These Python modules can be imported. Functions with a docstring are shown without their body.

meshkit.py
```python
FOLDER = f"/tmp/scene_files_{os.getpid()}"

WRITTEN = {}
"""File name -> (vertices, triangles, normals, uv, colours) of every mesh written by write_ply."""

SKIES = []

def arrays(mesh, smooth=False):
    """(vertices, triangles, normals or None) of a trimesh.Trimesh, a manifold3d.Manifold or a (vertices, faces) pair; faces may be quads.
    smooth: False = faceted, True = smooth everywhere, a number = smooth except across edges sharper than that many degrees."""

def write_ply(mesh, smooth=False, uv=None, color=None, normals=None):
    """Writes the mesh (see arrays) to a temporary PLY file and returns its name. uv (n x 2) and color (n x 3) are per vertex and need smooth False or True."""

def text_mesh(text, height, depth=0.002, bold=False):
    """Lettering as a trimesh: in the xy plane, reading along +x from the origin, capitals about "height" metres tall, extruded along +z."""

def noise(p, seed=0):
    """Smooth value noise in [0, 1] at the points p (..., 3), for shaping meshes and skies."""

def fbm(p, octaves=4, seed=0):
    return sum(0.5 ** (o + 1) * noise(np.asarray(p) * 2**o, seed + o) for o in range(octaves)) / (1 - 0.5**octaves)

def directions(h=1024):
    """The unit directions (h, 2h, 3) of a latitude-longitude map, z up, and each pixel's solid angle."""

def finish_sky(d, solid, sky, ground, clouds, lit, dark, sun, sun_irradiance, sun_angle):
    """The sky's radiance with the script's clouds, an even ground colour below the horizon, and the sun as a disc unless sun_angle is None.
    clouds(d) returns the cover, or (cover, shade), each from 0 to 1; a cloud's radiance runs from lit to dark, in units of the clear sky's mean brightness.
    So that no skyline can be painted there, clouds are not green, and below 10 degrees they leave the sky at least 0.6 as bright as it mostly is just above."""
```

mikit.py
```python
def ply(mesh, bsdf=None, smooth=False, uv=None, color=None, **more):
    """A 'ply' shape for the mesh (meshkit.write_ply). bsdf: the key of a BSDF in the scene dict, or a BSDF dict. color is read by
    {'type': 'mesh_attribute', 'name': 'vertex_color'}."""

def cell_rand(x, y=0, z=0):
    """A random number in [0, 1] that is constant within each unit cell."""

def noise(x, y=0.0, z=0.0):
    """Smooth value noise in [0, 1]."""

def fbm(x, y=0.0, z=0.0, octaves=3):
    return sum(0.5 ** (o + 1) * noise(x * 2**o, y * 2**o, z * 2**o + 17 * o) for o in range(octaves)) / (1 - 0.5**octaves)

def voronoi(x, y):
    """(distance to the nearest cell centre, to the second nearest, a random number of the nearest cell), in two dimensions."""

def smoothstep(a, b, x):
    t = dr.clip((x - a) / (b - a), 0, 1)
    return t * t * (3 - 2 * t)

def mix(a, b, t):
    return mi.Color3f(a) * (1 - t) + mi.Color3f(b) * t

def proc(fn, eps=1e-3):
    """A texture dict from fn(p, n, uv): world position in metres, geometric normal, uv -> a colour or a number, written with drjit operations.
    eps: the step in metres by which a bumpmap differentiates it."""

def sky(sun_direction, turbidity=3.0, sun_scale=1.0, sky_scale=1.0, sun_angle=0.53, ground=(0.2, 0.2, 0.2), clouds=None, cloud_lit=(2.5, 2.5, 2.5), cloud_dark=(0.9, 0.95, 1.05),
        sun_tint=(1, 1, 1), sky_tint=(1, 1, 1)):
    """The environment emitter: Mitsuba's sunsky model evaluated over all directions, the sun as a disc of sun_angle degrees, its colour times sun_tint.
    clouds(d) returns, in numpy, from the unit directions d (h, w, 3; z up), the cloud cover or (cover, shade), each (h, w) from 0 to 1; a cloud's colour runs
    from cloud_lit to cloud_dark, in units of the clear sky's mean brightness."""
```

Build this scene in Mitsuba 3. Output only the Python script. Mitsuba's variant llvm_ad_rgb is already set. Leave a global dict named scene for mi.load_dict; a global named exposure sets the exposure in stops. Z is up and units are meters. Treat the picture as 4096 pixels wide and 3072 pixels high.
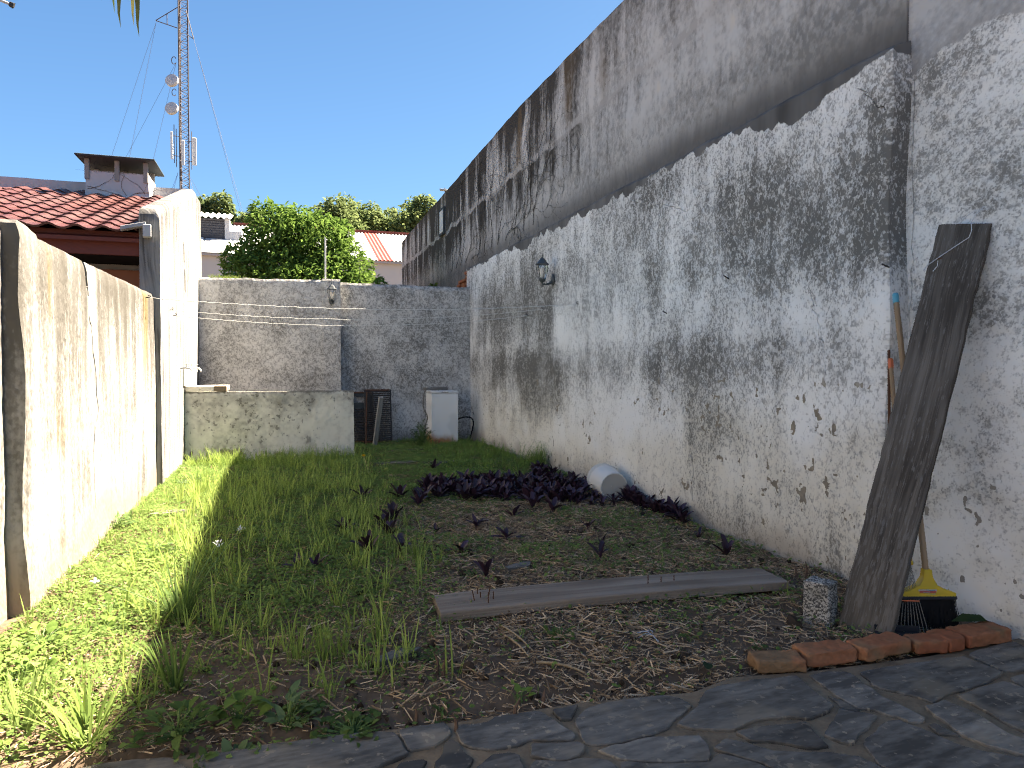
import math, random
import numpy as np, trimesh, drjit as dr, mitsuba as mi, mikit, meshkit
from manifold3d import Manifold, Mesh
from shapely.geometry import Polygon, Point, LineString, box as sbox
from shapely.ops import unary_union
from mikit import noise, fbm, voronoi, smoothstep, mix, cell_rand
T = mi.ScalarTransform4f
R = np.random.default_rng(7)
scene, labels = {}, {}

# ------------------------------------------------------------------ camera, sky, exposure
yaw, pitch = math.radians(18.095), math.radians(1.291)
EYE = np.array([0, 0, 1.3])
fwd = [math.sin(yaw) * math.cos(pitch), math.cos(yaw) * math.cos(pitch), -math.sin(pitch)]
scene['camera'] = {'type': 'perspective', 'fov': math.degrees(2 * math.atan(512 / 710.0)), 'fov_axis': 'x',
                   'near_clip': 0.05, 'far_clip': 3000.0,
                   'to_world': T().look_at(origin=EYE.tolist(), target=(EYE + fwd).tolist(), up=[0, 0, 1])}
scene['sky'] = mikit.sky([1.0, 0.30, 1.262], turbidity=2.6, sun_scale=1.15, sky_scale=1.0, sky_tint=(.19, .234, .257), sun_tint=(.97, 1.0, 1.045), ground=(0.22, 0.2, 0.17))
exposure = 4.5

# ------------------------------------------------------------------ helpers
def uniq(key):
    if key not in scene and key not in labels: return key
    k = 1
    while f'{key}_{k:03d}' in scene or f'{key}_{k:03d}' in labels: k += 1
    return f'{key}_{k:03d}'

def tag(key, label=None, cat=None, group=None, kind=None):
    d = labels.setdefault(key, {})
    for k, v in (('label', label), ('category', cat), ('group', group), ('kind', kind)):
        if v: d[k] = v
    return key

def thing(name, label, cat, group=None):
    key = uniq(name); tag(key, label, cat, group); return key

def put(name, mesh, mat, parent=None, label=None, cat=None, group=None, kind=None, smooth=False, color=None, uv=None, **more):
    key = uniq(f'{parent}__{name}' if parent else name)
    if isinstance(mesh, str): scene[key] = {**scene[mesh], **more}
    else:
        if isinstance(mesh, MB): mesh, color = mesh.out(color)
        scene[key] = mikit.ply(mesh, mat, smooth=smooth, color=color, uv=uv, **more)
    if label or cat or group or kind: tag(key, label, cat, group, kind)
    return key

class MB:
    def __init__(s): s.v, s.f, s.c, s.n = [], [], [], 0
    def add(s, m, c=None, M=None):
        v, f = vf(m)
        if M is not None: v = v @ np.asarray(M)[:3, :3].T + np.asarray(M)[:3, 3]
        s.v.append(v); s.f.append(f + s.n); s.n += len(v)
        if c is not None:
            c = np.asarray(c, float); s.c.append(np.broadcast_to(c, (len(v), 3)))
        return s
    def out(s, color=None):
        return (np.vstack(s.v), np.vstack(s.f)), (np.vstack(s.c) if s.c else color)

def vf(m):
    if hasattr(m, 'to_mesh'):
        q = m.to_mesh(); return np.array(q.vert_properties[:, :3], float), np.array(q.tri_verts, int)
    if isinstance(m, trimesh.Trimesh): return np.array(m.vertices, float), np.array(m.faces, int)
    v, f = np.asarray(m[0], float), np.asarray(m[1], int)
    if f.shape[1] == 4: f = np.vstack([f[:, [0, 1, 2]], f[:, [0, 2, 3]]])
    return v, f

def box(x0, x1, y0, y1, z0, z1, b=0.0):
    """A box, its edges chamfered by b."""
    lo, hi = np.array([x0, y0, z0], float), np.array([x1, y1, z1], float)
    if b <= 0:
        return vf(trimesh.creation.box(bounds=[lo, hi]))
    b = min(b, 0.45 * (hi - lo).min()); pts = []
    for c in np.ndindex(2, 2, 2):
        p = np.where(np.array(c) == 0, lo, hi); s = np.where(np.array(c) == 0, 1, -1) * b
        for k in range(3):
            q = p + s; q[k] = p[k]; pts.append(q)
    return vf(trimesh.convex.convex_hull(np.array(pts)))

def frame(o, x, y, z=None):
    x = np.asarray(x, float); x = x / np.linalg.norm(x); y = np.asarray(y, float); y = y - x * (x @ y); y /= np.linalg.norm(y)
    M = np.eye(4); M[:3, 0], M[:3, 1], M[:3, 2], M[:3, 3] = x, y, np.cross(x, y), o
    return M

def rotz(a, o=(0, 0, 0)):
    M = np.eye(4); c, s = math.cos(a), math.sin(a); M[:2, :2] = [[c, -s], [s, c]]; M[:3, 3] = o; return M

def mv(m, M):
    v, f = vf(m); return v @ M[:3, :3].T + M[:3, 3], f

def tube(pts, r, sides=6, caps=True):
    p = np.asarray(pts, float); n = len(p); r = np.broadcast_to(r, (n,))
    t = np.gradient(p, axis=0); t /= np.linalg.norm(t, axis=1, keepdims=True) + 1e-12
    a = np.cross(t[0], [0, 0, 1.0] if abs(t[0, 2]) < .9 else [1.0, 0, 0]); a /= np.linalg.norm(a)
    ang = np.arange(sides) * 2 * math.pi / sides; V = []
    for i in range(n):
        a = a - t[i] * (a @ t[i]); a /= np.linalg.norm(a); b = np.cross(t[i], a)
        V.append(p[i] + r[i] * (np.cos(ang)[:, None] * a + np.sin(ang)[:, None] * b))
    F = []
    for i in range(n - 1):
        for j in range(sides):
            k = (j + 1) % sides; F += [[i*sides+j, i*sides+k, (i+1)*sides+k], [i*sides+j, (i+1)*sides+k, (i+1)*sides+j]]
    V = np.vstack(V)
    if caps:
        V = np.vstack([V, p[:1], p[-1:]]); m = n * sides
        for j in range(sides):
            k = (j + 1) % sides; F += [[m, k, j], [m+1, (n-1)*sides+j, (n-1)*sides+k]]
    return V, np.array(F)

def lathe(prof, n=16, phase=0.0):
    prof = np.asarray(prof, float); a = phase + np.arange(n) * 2 * math.pi / n
    V = np.vstack([np.c_[r * np.cos(a), r * np.sin(a), np.full(n, z)] for r, z in prof]); F = []
    for i in range(len(prof) - 1):
        for j in range(n):
            k = (j + 1) % n; F += [[i*n+j, i*n+k, (i+1)*n+k], [i*n+j, (i+1)*n+k, (i+1)*n+j]]
    return V, np.array(F)

def prism(poly, z0, z1):
    m = trimesh.creation.extrude_polygon(Polygon(poly) if not hasattr(poly, 'area') else poly, z1 - z0, engine='earcut')
    v, f = vf(m); v[:, 2] += z0; return v, f

def fb(x, y, z=0.0, oct=4, seed=0):
    return meshkit.fbm(np.stack(np.broadcast_arrays(np.asarray(x, float), np.asarray(y, float), np.asarray(z, float)), -1), oct, seed) - 0.5

def slab(us, vs, pos, back):
    """A closed slab: front grid pos(u, v) -> (..., 3), and its rim pushed to back(rim points)."""
    U, V = np.meshgrid(us, vs, indexing='ij'); P = pos(U, V).reshape(-1, 3); nu, nv = len(us), len(vs)
    i, j = np.meshgrid(np.arange(nu - 1), np.arange(nv - 1), indexing='ij')
    q = np.stack([i*nv+j, (i+1)*nv+j, (i+1)*nv+j+1, i*nv+j+1], -1).reshape(-1, 4)
    rim = np.r_[np.arange(nu) * nv, (nu-1)*nv + np.arange(1, nv), (np.arange(nu-2, -1, -1)) * nv + nv - 1, np.arange(nv-2, 0, -1)]
    B = back(P[rim].copy()); n = len(P); m = len(rim); k = np.arange(m)
    side = np.stack([rim[k], n + k, n + (k + 1) % m, rim[(k + 1) % m]], -1)
    fan = np.stack([np.full(m, n + m), n + (k + 1) % m, n + k], -1)
    F = np.vstack([q[:, [0, 1, 2]], q[:, [0, 2, 3]], side[:, [0, 1, 2]], side[:, [0, 2, 3]], fan])
    return np.vstack([P, B, B.mean(0)]), F

def outward(m):
    t = trimesh.Trimesh(*vf(m), process=False)
    if t.volume < 0: t.invert()
    return vf(t)

def solid(m):
    v, f = outward(m)
    t = trimesh.Trimesh(v, f, process=True); t.merge_vertices()
    return Manifold(Mesh(np.asarray(t.vertices, np.float32), np.asarray(t.faces, np.uint32)))

# ------------------------------------------------------------------ materials
def rgb(*c): return {'type': 'rgb', 'value': list(c)}
def two(b): return {'type': 'twosided', 'bsdf': b}
def diffuse(name, tex): scene[name] = two({'type': 'diffuse', 'reflectance': tex if isinstance(tex, dict) else rgb(*tex)})
def gloss(name, tex, rough=.5, spec=.5, **k):
    scene[name] = two({'type': 'principled', 'base_color': tex if isinstance(tex, dict) else rgb(*tex), 'roughness': rough, 'specular': spec, **k})
def pw(x, pts):
    """Piecewise linear in x."""
    out = mi.Float(pts[0][1])
    for (a, u), (b, v) in zip(pts[:-1], pts[1:]):
        out = out + (v - u) * dr.clip((x - a) / (b - a), 0, 1)
    return out
def blob(y, z, c):
    cy, cz, ry, rz, w = c
    return w * dr.exp(-(dr.square((y - cy) / ry) + dr.square((z - cz) / rz)))
def blobs(y, z, cs): return sum(blob(y, z, c) for c in cs)

def vein(a, b, s):
    """Thin wandering pale lines, as of lime bleeding through: 1 on a line, 0 off it."""
    return smoothstep(.075, .0, dr.abs(fbm(a + .6 * noise(a * .7, b * .7, s), b, s + .5, 3) - .5))

def mat_right(p, n, uv):
    y, z = p.y + p.x, p.z
    big = fbm(y * .75, z * .95 + 3, 1, 3) - .5
    med = fbm(y * 3.1, z * 2.3, 2, 4) - .5
    strk = fbm(y * 10, z * 1.5, 3, 3) - .5
    fine = fbm(y * 42, z * 30, 4, 3) - .5
    spk = fbm(y * 110, z * 80, 5, 2) - .5
    prof = pw(z, [(.0, .16), (.5, .07), (.9, .16), (1.15, .34), (1.3, .54), (1.45, .52), (1.62, .36), (1.8, .46), (2.05, .64), (2.45, .68), (2.75, .56), (3.05, .46)]) + .07 * smoothstep(3.185, 3.15, p.y)  # last term: shade of the corner end face, painted in as mould
    prof = prof + blobs(p.y, z, [(3.3, 2.2, .6, .5, .08), (4.9, 2.1, .9, .35, .16), (9.6, 1.75, .7, .3, -.16), (8.0, 1.65, .5, .3, -.16), (7.2, 2.3, .4, .5, -.14), (3.9, 1.62, .6, .16, -.2), (5.6, 1.35, .8, .2, .14), (10.9, 1.3, 1.8, .8, .2), (8.6, 1.0, 2.2, .5, .2), (6.6, 1.15, 1.2, .25, .1)])
    up = smoothstep(1.2, 1.9, z)
    m = prof + big * .62 + med * .66 + strk * (.15 + .22 * up) + fine * 1.1 + spk * 1.1
    m = m - .30 * vein(y * 27, z * 18, 6) * up - .16 * smoothstep(.45, .75, fbm(y * 14, 5, 2, 4)) * smoothstep(2.35, 2.95, z)
    d = .46 * smoothstep(-.05, 1.0, prof + big * 1.1 + med * .8 + strk * .5) + .54 * smoothstep(.08, .92, m)
    white = mix((.85, .845, .815), (.80, .765, .675), smoothstep(.1, .9, 1.15 - z * .9 + big + med))
    c = mix(white, (.15, .145, .134), d)
    low = smoothstep(.30, .0, z + med * .5)
    c = mix(c, (.27, .21, .15), low * .6)
    # flaked plaster
    fl = fbm(y * 13, z * 10, 9, 3) + .3 * (noise(y * 55, z * 50) - .5) + .20 * blobs(p.y, z, [(3.75, .98, .26, .14, 1.0), (4.9, .92, .22, .16, .55), (4.5, .55, .4, .25, .35), (3.6, .5, .25, .25, .35)]) + .1 * (fbm(y * 2, z * 2, 8, 2) - .5)
    c = mix(c, mix((.34, .30, .235), (.17, .15, .12), fine + .5), smoothstep(.812, .825, fl) * smoothstep(1.35, 1.15, z))
    # the whitewash ends in a ragged line
    edge = 3.035 + (fbm(y * 1.1, 7, 1, 3) - .5) * .30 + (fbm(y * 9, 3, 1, 4) - .5) * .13
    return mix(c, mix((.08, .078, .075), (.19, .186, .18), strk + .5 + med), smoothstep(-.006, .006, z - edge))

def mat_side(p, n, uv):
    y, z = p.y, p.z
    yy, zz = y + .35 * z, z - .25 * y
    big = fbm(yy * 1.2, zz * 1.4, 12, 3) - .5
    med = fbm(yy * 4, zz * 5.5, 13, 4) - .5
    fine = fbm(yy * 34, zz * 34, 14, 3) - .5
    spk = fbm(yy * 105, zz * 95, 15, 2) - .5
    prof = pw(z, [(.0, .20), (.6, .14), (1.1, .24), (1.45, .40), (1.6, .44), (1.75, .22), (1.95, .16), (2.15, .36), (2.6, .50), (3.0, .42)])
    m = prof + .05 + big * .6 + med * .8 + fine * 1.0 + spk * .9
    m = m - .28 * vein(yy * 22, zz * 28, 16)
    d = .42 * smoothstep(-.05, 1.05, prof + big * 1.0 + med * .8) + .58 * smoothstep(.1, .95, m)
    c = mix(mix((.82, .81, .775), (.76, .72, .63), smoothstep(.3, 1.0, .9 - z + big + med)), (.125, .121, .113), d * .95)
    fl = fbm(y * 13, z * 10, 19, 3) + .25 * (noise(y * 55, z * 50) - .5)
    c = mix(c, (.27, .25, .22), smoothstep(.815, .83, fl) * smoothstep(1.0, .8, z))
    edge = 3.0 + (fbm(y * 3, 3, 1, 4) - .5) * .3
    return mix(c, mix((.46, .455, .445), (.27, .265, .26), dr.clip(big * 2 + med + fine + .4, 0, 1)), smoothstep(-.01, .01, z - edge))

def mat_upper(p, n, uv):
    y, z = p.y, p.z
    w = (fbm(y * 1.5, z * 2.2, 20, 2) - .5) * .25
    strk = fbm((y + w) * 4.3, z * .45 + w, 21, 5) - .5
    str2 = fbm((y + w * .4) * 19, z * 1.1, 22, 4) - .5
    big = fbm(y * .8, z * 1.1, 23, 3) - .5
    fine = fbm(y * 30, z * 26, 24, 3) - .5
    far = smoothstep(4.5, 11.5, y)
    hi = .5 + .5 * smoothstep(4.2, 5.0, z)
    d = .20 + .50 * far + strk * (1.0 + .8 * hi) * (.45 + .55 * far) + str2 * .6 * (.5 + .5 * far) + big * .9 + fine * .5
    drip = smoothstep(-.25, .35, 2.1 * fbm(y * 6, 3, 1, 4) - .65 - (5.06 - z)) + .8 * smoothstep(-.2, .3, 1.7 * fbm(y * 8, 8, 2, 4) - .5 - (4.2 - z)) * smoothstep(4.23, 4.19, z)
    d = d + drip * (.14 + .34 * far) - .06
    d = d + .22 * smoothstep(4.5, 5.1, z) * smoothstep(5, 8, y)
    d = d + blobs(y, z, [(8.65, 3.9, .16, .9, .4), (9.3, 4.5, .5, .6, .2), (13.2, 4.1, 1.2, 1.0, -.12), (17, 3.6, 1.5, .7, .25)])
    c = mix((.52, .51, .49), (.066, .062, .057), smoothstep(.0, 1.05, d))
    # ragged cold joint half way up, the paler fillet at the foot and a dark band over the ledge, damp with contact shade painted in
    e = z - 4.21 - (fbm(y * 3, 2, 5, 4) - .5) * .16
    c = mix(c, (.40, .385, .365), smoothstep(-.05, -.02, e) * smoothstep(.075, .03, e) * (.35 + .65 * smoothstep(-.15, .2, strk + fine)))
    c = mix(c, mix((.44, .425, .40), (.22, .215, .205), dr.clip(fine * 1.5 + .5 + big * 1.5, 0, 1)), smoothstep(3.85, 3.55, z + str2 * .3 + big * .3) * (1 - .55 * far))
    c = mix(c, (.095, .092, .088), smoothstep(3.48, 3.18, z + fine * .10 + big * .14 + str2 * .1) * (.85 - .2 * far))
    pale = smoothstep(.8, .95, dr.exp(-(dr.square((y - 4.82) / .09) + dr.square((z - 4.01) / .18)))) + smoothstep(.7, .9, dr.exp(-(dr.square((y - 5.95) / .07) + dr.square((z - 3.93) / .12))))
    c = mix(c, (.56, .52, .46), dr.clip(pale, 0, 1) * .6)
    rust = smoothstep(.66, .8, fbm(y * 1.6, z * .5, 29, 3)) * smoothstep(4.0, 4.6, z)
    return mix(c, (.17, .12, .07), rust * .5)

def mat_left(p, n, uv):
    y, z = p.y + p.x, p.z
    strk = fbm(y * 9, z * .9, 31, 4) - .5
    str2 = fbm(y * 34, z * 4.5, 32, 3) - .5
    big = fbm(y * 1.3, z * 1.0, 33, 3) - .5
    fine = fbm(y * 55, z * 45, 34, 3) - .5
    top = smoothstep(1.0, 2.05, z)
    m = .40 + .40 * top + big * .9 + strk * .9 + str2 * .75 + fine * .85
    m = m + .42 * smoothstep(-.3, .3, 1.9 * fbm(y * 8, 3, 37, 4) - .45 - (2.05 - z)) - .22 * vein(y * 16, z * 6, 38)
    d = .45 * smoothstep(.0, 1.0, .36 + .42 * top + big * 1.0 + strk * 1.0) + .55 * smoothstep(.2, 1.0, m)
    c = mix((.29, .286, .276), (.080, .075, .066), d * .95)
    och = smoothstep(.60, .78, fbm(y * 2.3, z * .55 + 4, 36, 3) + str2 * .12) * smoothstep(.5, 1.1, z)
    c = mix(c, (.18, .13, .055), och * .65)
    c = mix(c, (.225, .18, .135), smoothstep(.55, .05, z + big * .9 + strk * .3) * .75)
    pale = smoothstep(.13, .05, dr.abs(p.y - 5.62 - .03 * z)) * smoothstep(1.0, 1.6, z)
    c = mix(c, (.31, .31, .30), pale * .6)
    return mix(c, (.16, .15, .14), smoothstep(2.02, 2.06, z) * .5)

def mat_tall(p, n, uv):
    y, z = p.y + p.x, p.z
    w = (noise(y * 2, z * 1.5, 3) - .5) * .12
    strk = fbm((y + w) * 16, z * .8, 41, 4) - .5
    str2 = fbm((y + w) * 48, z * 2.2, 42, 3) - .5
    big = fbm(y * 1.2, z * .9, 43, 3) - .5
    str3 = fbm((y + w) * 95, z * 5, 44, 3) - .5
    d = .4 * smoothstep(.1, .9, .34 + .25 * smoothstep(2.6, 3.9, z) + big * .6 + strk * 1.3) + .6 * smoothstep(.1, .9, .30 + .22 * smoothstep(2.6, 3.9, z) + big * .5 + strk * .9 + str2 * 1.1 + str3 * .9)
    return mix((.275, .274, .270), (.070, .068, .065), d * .94)

def mat_back(p, n, uv):
    x, z = p.x + p.y * .7, p.z
    big = fbm(x * 1.1, z * 1.0, 51, 3) - .5
    med = fbm(x * 4, z * 3.5, 52, 3) - .5
    fine = fbm(x * 30, z * 27, 53, 4) - .5
    spk = fbm(x * 85, z * 75, 54, 2) - .5
    m = .45 + .06 * smoothstep(.9, 2.0, z) + big * .5 + med * .3 + fine * 1.1 + spk * .9
    m = m - .26 * vein(x * 24, z * 22, 55)
    d = .4 * smoothstep(-.1, 1.0, .44 + big * .9 + med * .6) + .6 * smoothstep(-.05, 1.0, m)
    c = mix((.72, .71, .685), (.13, .127, .12), d)
    c = mix(c, (.15, .14, .12), smoothstep(.25, .05, z + med * .3) * .6)
    return mix(c, (.10, .095, .085), smoothstep(2.69, 2.76, z + fine * .1) * .5)

def mat_low(p, n, uv):
    x, z = p.x + p.y * .7, p.z
    big = fbm(x * 1.2, z * 1.6, 61, 3) - .5
    med = fbm(x * 5, z * 4, 62, 4) - .5
    fine = fbm(x * 22, z * 22, 63, 3) - .5
    d = smoothstep(.1, 1.0, .26 + .25 * smoothstep(.5, .95, z) + big * .5 + med * .55 + fine * .5)
    c = mix((.72, .705, .63), (.18, .173, .155), d * .85)
    spots = smoothstep(.70, .76, fbm(x * 30, z * 28, 65, 4) + .25 * (med + fine)) * smoothstep(.25, .8, z + big * 1.5)
    c = mix(c, (.09, .085, .075), spots * .6)
    c = mix(c, (.22, .19, .15), smoothstep(.62, .70, fbm(x * 6, z * 9, 66, 3)) * smoothstep(.28, .16, z))
    return mix(c, (.10, .095, .085), smoothstep(.945, .975, z + fine * .05) * .7)

def mat_soil(p, n, uv):
    a = fbm(p.x * 1.4, p.y * 1.4, 71, 3); b = fbm(p.x * 13, p.y * 13, 72, 3); c_ = fbm(p.x * 70, p.y * 70, 73, 2)
    return mix((.075, .056, .041), (.21, .155, .11), dr.clip(.3 * a + .5 * b + .5 * c_ - .2, 0, 1))

def mat_mortar(p, n, uv):
    a = fbm(p.x * 3, p.y * 3, 81, 3); b = fbm(p.x * 28, p.y * 28, 82, 3); c_ = noise(p.x * 160, p.y * 160, 3)
    c = mix((.15, .115, .078), (.31, .24, .165), dr.clip(a * .6 + b * .7 + .3 * c_ - .35, 0, 1))
    return c

def slate_h(p):
    g = fbm(p.x * 5 + p.y * 3, p.y * 34 - p.x * 6, p.z * 20 + 3, 4)
    return g * .65 + .35 * fbm(p.x * 30, p.y * 70, 5, 3)

def mat_slate(p, n, uv):
    g = slate_h(p); a = fbm(p.x * 1.7, p.y * 1.7, 91, 3)
    e = fbm(p.x * 3.2 + 5, p.y * 11, 94, 3)
    c = mix((.050, .0495, .048), (.185, .180, .170), dr.clip(1.7 * (g - .5) + .9 * (a - .5) + .8 * (e - .5) + .38, 0, 1))
    c = mix(c, (.22, .19, .145), smoothstep(.58, .8, fbm(p.x * 6, p.y * 6, 92, 3)) * .5)
    return mix(c, (.30, .26, .20), smoothstep(.70, .80, fbm(p.x * 38, p.y * 38, 93, 3)) * .45)

def mat_brick(p, n, uv):
    a = fbm(p.x * 9, p.y * 9, p.z * 9, 3); b = fbm(p.x * 60, p.y * 60, p.z * 60, 3)
    t = cell_rand(p.x * 3.6 + .12, 3, 4)
    c = mix((.30, .105, .055), (.40, .20, .105), dr.clip(a * .9 + t * .5 - .2, 0, 1))
    c = mix(c, (.19, .145, .085), smoothstep(.45, .8, a + .5 * smoothstep(2.2, 1.9, p.x)) * .7)
    return c * (.75 + .5 * b)

def mat_tile(p, n, uv):
    a = fbm(p.x * 7, p.y * 7, p.z * 7, 3); b = fbm(p.x * 2, p.y * 1.2, 4, 2); t = cell_rand(p.x / .245 + .2, p.y / .28, 5)
    c = mix((.046, .014, .013), (.088, .031, .027), dr.clip(a * .8 + t * .5 - .15, 0, 1))
    return mix(c, (.09, .05, .045), smoothstep(.5, .75, b) * .5)

def mat_granite(p, n, uv):
    a = fbm(p.x * 120, p.y * 120, p.z * 120, 2); b = noise(p.x * 260, p.y * 260, p.z * 260); s = fbm(p.x * 9, p.y * 9, p.z * 9, 2)
    c = mix((.07, .068, .065), (.46, .43, .38), smoothstep(.34, .66, a + .35 * (b - .5)))
    return mix(c, (.12, .115, .10), smoothstep(.55, .7, s) * .5)

def wood(dark, pale, seed, fx, fy):
    def fn(p, n, uv):
        u, v = uv.x, uv.y                       # metres along and across the board
        w = (fbm(u * 2.0, v * 6, seed, 2) - .5) * .03
        g = fbm((v + w) * fx, u * fy, seed + 1, 4); f = noise((v + w) * fx * 4, u * fy * 3, seed + 2); a = fbm(u * 2.2, v * 6, seed + 3, 3)
        k = dr.clip(1.1 * (g - .5) + .5 * (f - .5) + 1.2 * (a - .5) + .45, 0, 1)
        return mix(dark, pale, k)
    return fn

def mat_plank(p, n, uv):
    u, v = uv.x, uv.y
    base = wood((.062, .054, .046), (.165, .148, .128), 101, 60, 2.6)(p, n, uv)
    fleck = fbm(v * 170, u * 24, 105, 3) + .30 * (fbm(u * 2.6, v * 7, 106, 3) - .5)
    c = mix(base, (.18, .17, .157), smoothstep(.62, .82, fleck + .10 * smoothstep(.9, .2, u)) * .7)
    return mix(c, (.20, .168, .13), smoothstep(.55, .0, u) * dr.clip(.35 + .8 * (fbm(u * 5, v * 14, 107, 3) - .4), 0, 1))

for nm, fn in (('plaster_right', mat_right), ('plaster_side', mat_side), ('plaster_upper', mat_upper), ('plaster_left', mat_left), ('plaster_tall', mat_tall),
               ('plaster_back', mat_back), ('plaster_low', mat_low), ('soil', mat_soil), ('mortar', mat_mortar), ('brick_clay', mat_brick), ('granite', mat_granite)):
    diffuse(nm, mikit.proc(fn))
rough = mikit.proc(lambda p, n, uv: fbm((p.x + p.y) * 21, p.z * 17 + p.x * 3, p.y * 3, 2) * .7 + fbm((p.x + p.y) * 70, p.z * 60, 3, 2) * .3, eps=.004)
for nm in ('plaster_right', 'plaster_side', 'plaster_upper', 'plaster_left', 'plaster_tall', 'plaster_back', 'plaster_low'):
    scene[nm] = two({'type': 'bumpmap', 'arbitrary': rough, 'scale': .012, 'bsdf': scene[nm]['bsdf']})
for nm, k in (('slate', 1.0), ('slate_pale', 1.3), ('slate_dark', .72)):
    scene[nm] = two({'type': 'bumpmap', 'arbitrary': mikit.proc(lambda p, n, uv: slate_h(p), eps=.003), 'scale': .005,
                     'bsdf': {'type': 'principled', 'base_color': mikit.proc(lambda p, n, uv, k=k: mat_slate(p, n, uv) * mi.Color3f(1.06 * k, 1.0 * k, .91 * k)), 'roughness': .68, 'specular': .4}})
gloss('roof_tile_clay', mikit.proc(mat_tile), .45, .4)
diffuse('plank_wood', mikit.proc(mat_plank))
diffuse('board_wood', mikit.proc(wood((.20, .160, .124), (.35, .29, .235), 121, 24, .8)))
diffuse('handle_wood', mikit.proc(wood((.25, .17, .10), (.42, .30, .19), 131, 60, 2)))
scene['leaf'] = {'type': 'principledthin', 'base_color': {'type': 'mesh_attribute', 'name': 'vertex_color'}, 'roughness': .5, 'diff_trans': .75, 'eta': 1.35}
scene['waxy_leaf'] = {'type': 'principledthin', 'base_color': {'type': 'mesh_attribute', 'name': 'vertex_color'}, 'roughness': .32, 'diff_trans': .6, 'eta': 1.5}
diffuse('dry', {'type': 'mesh_attribute', 'name': 'vertex_color'})
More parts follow.
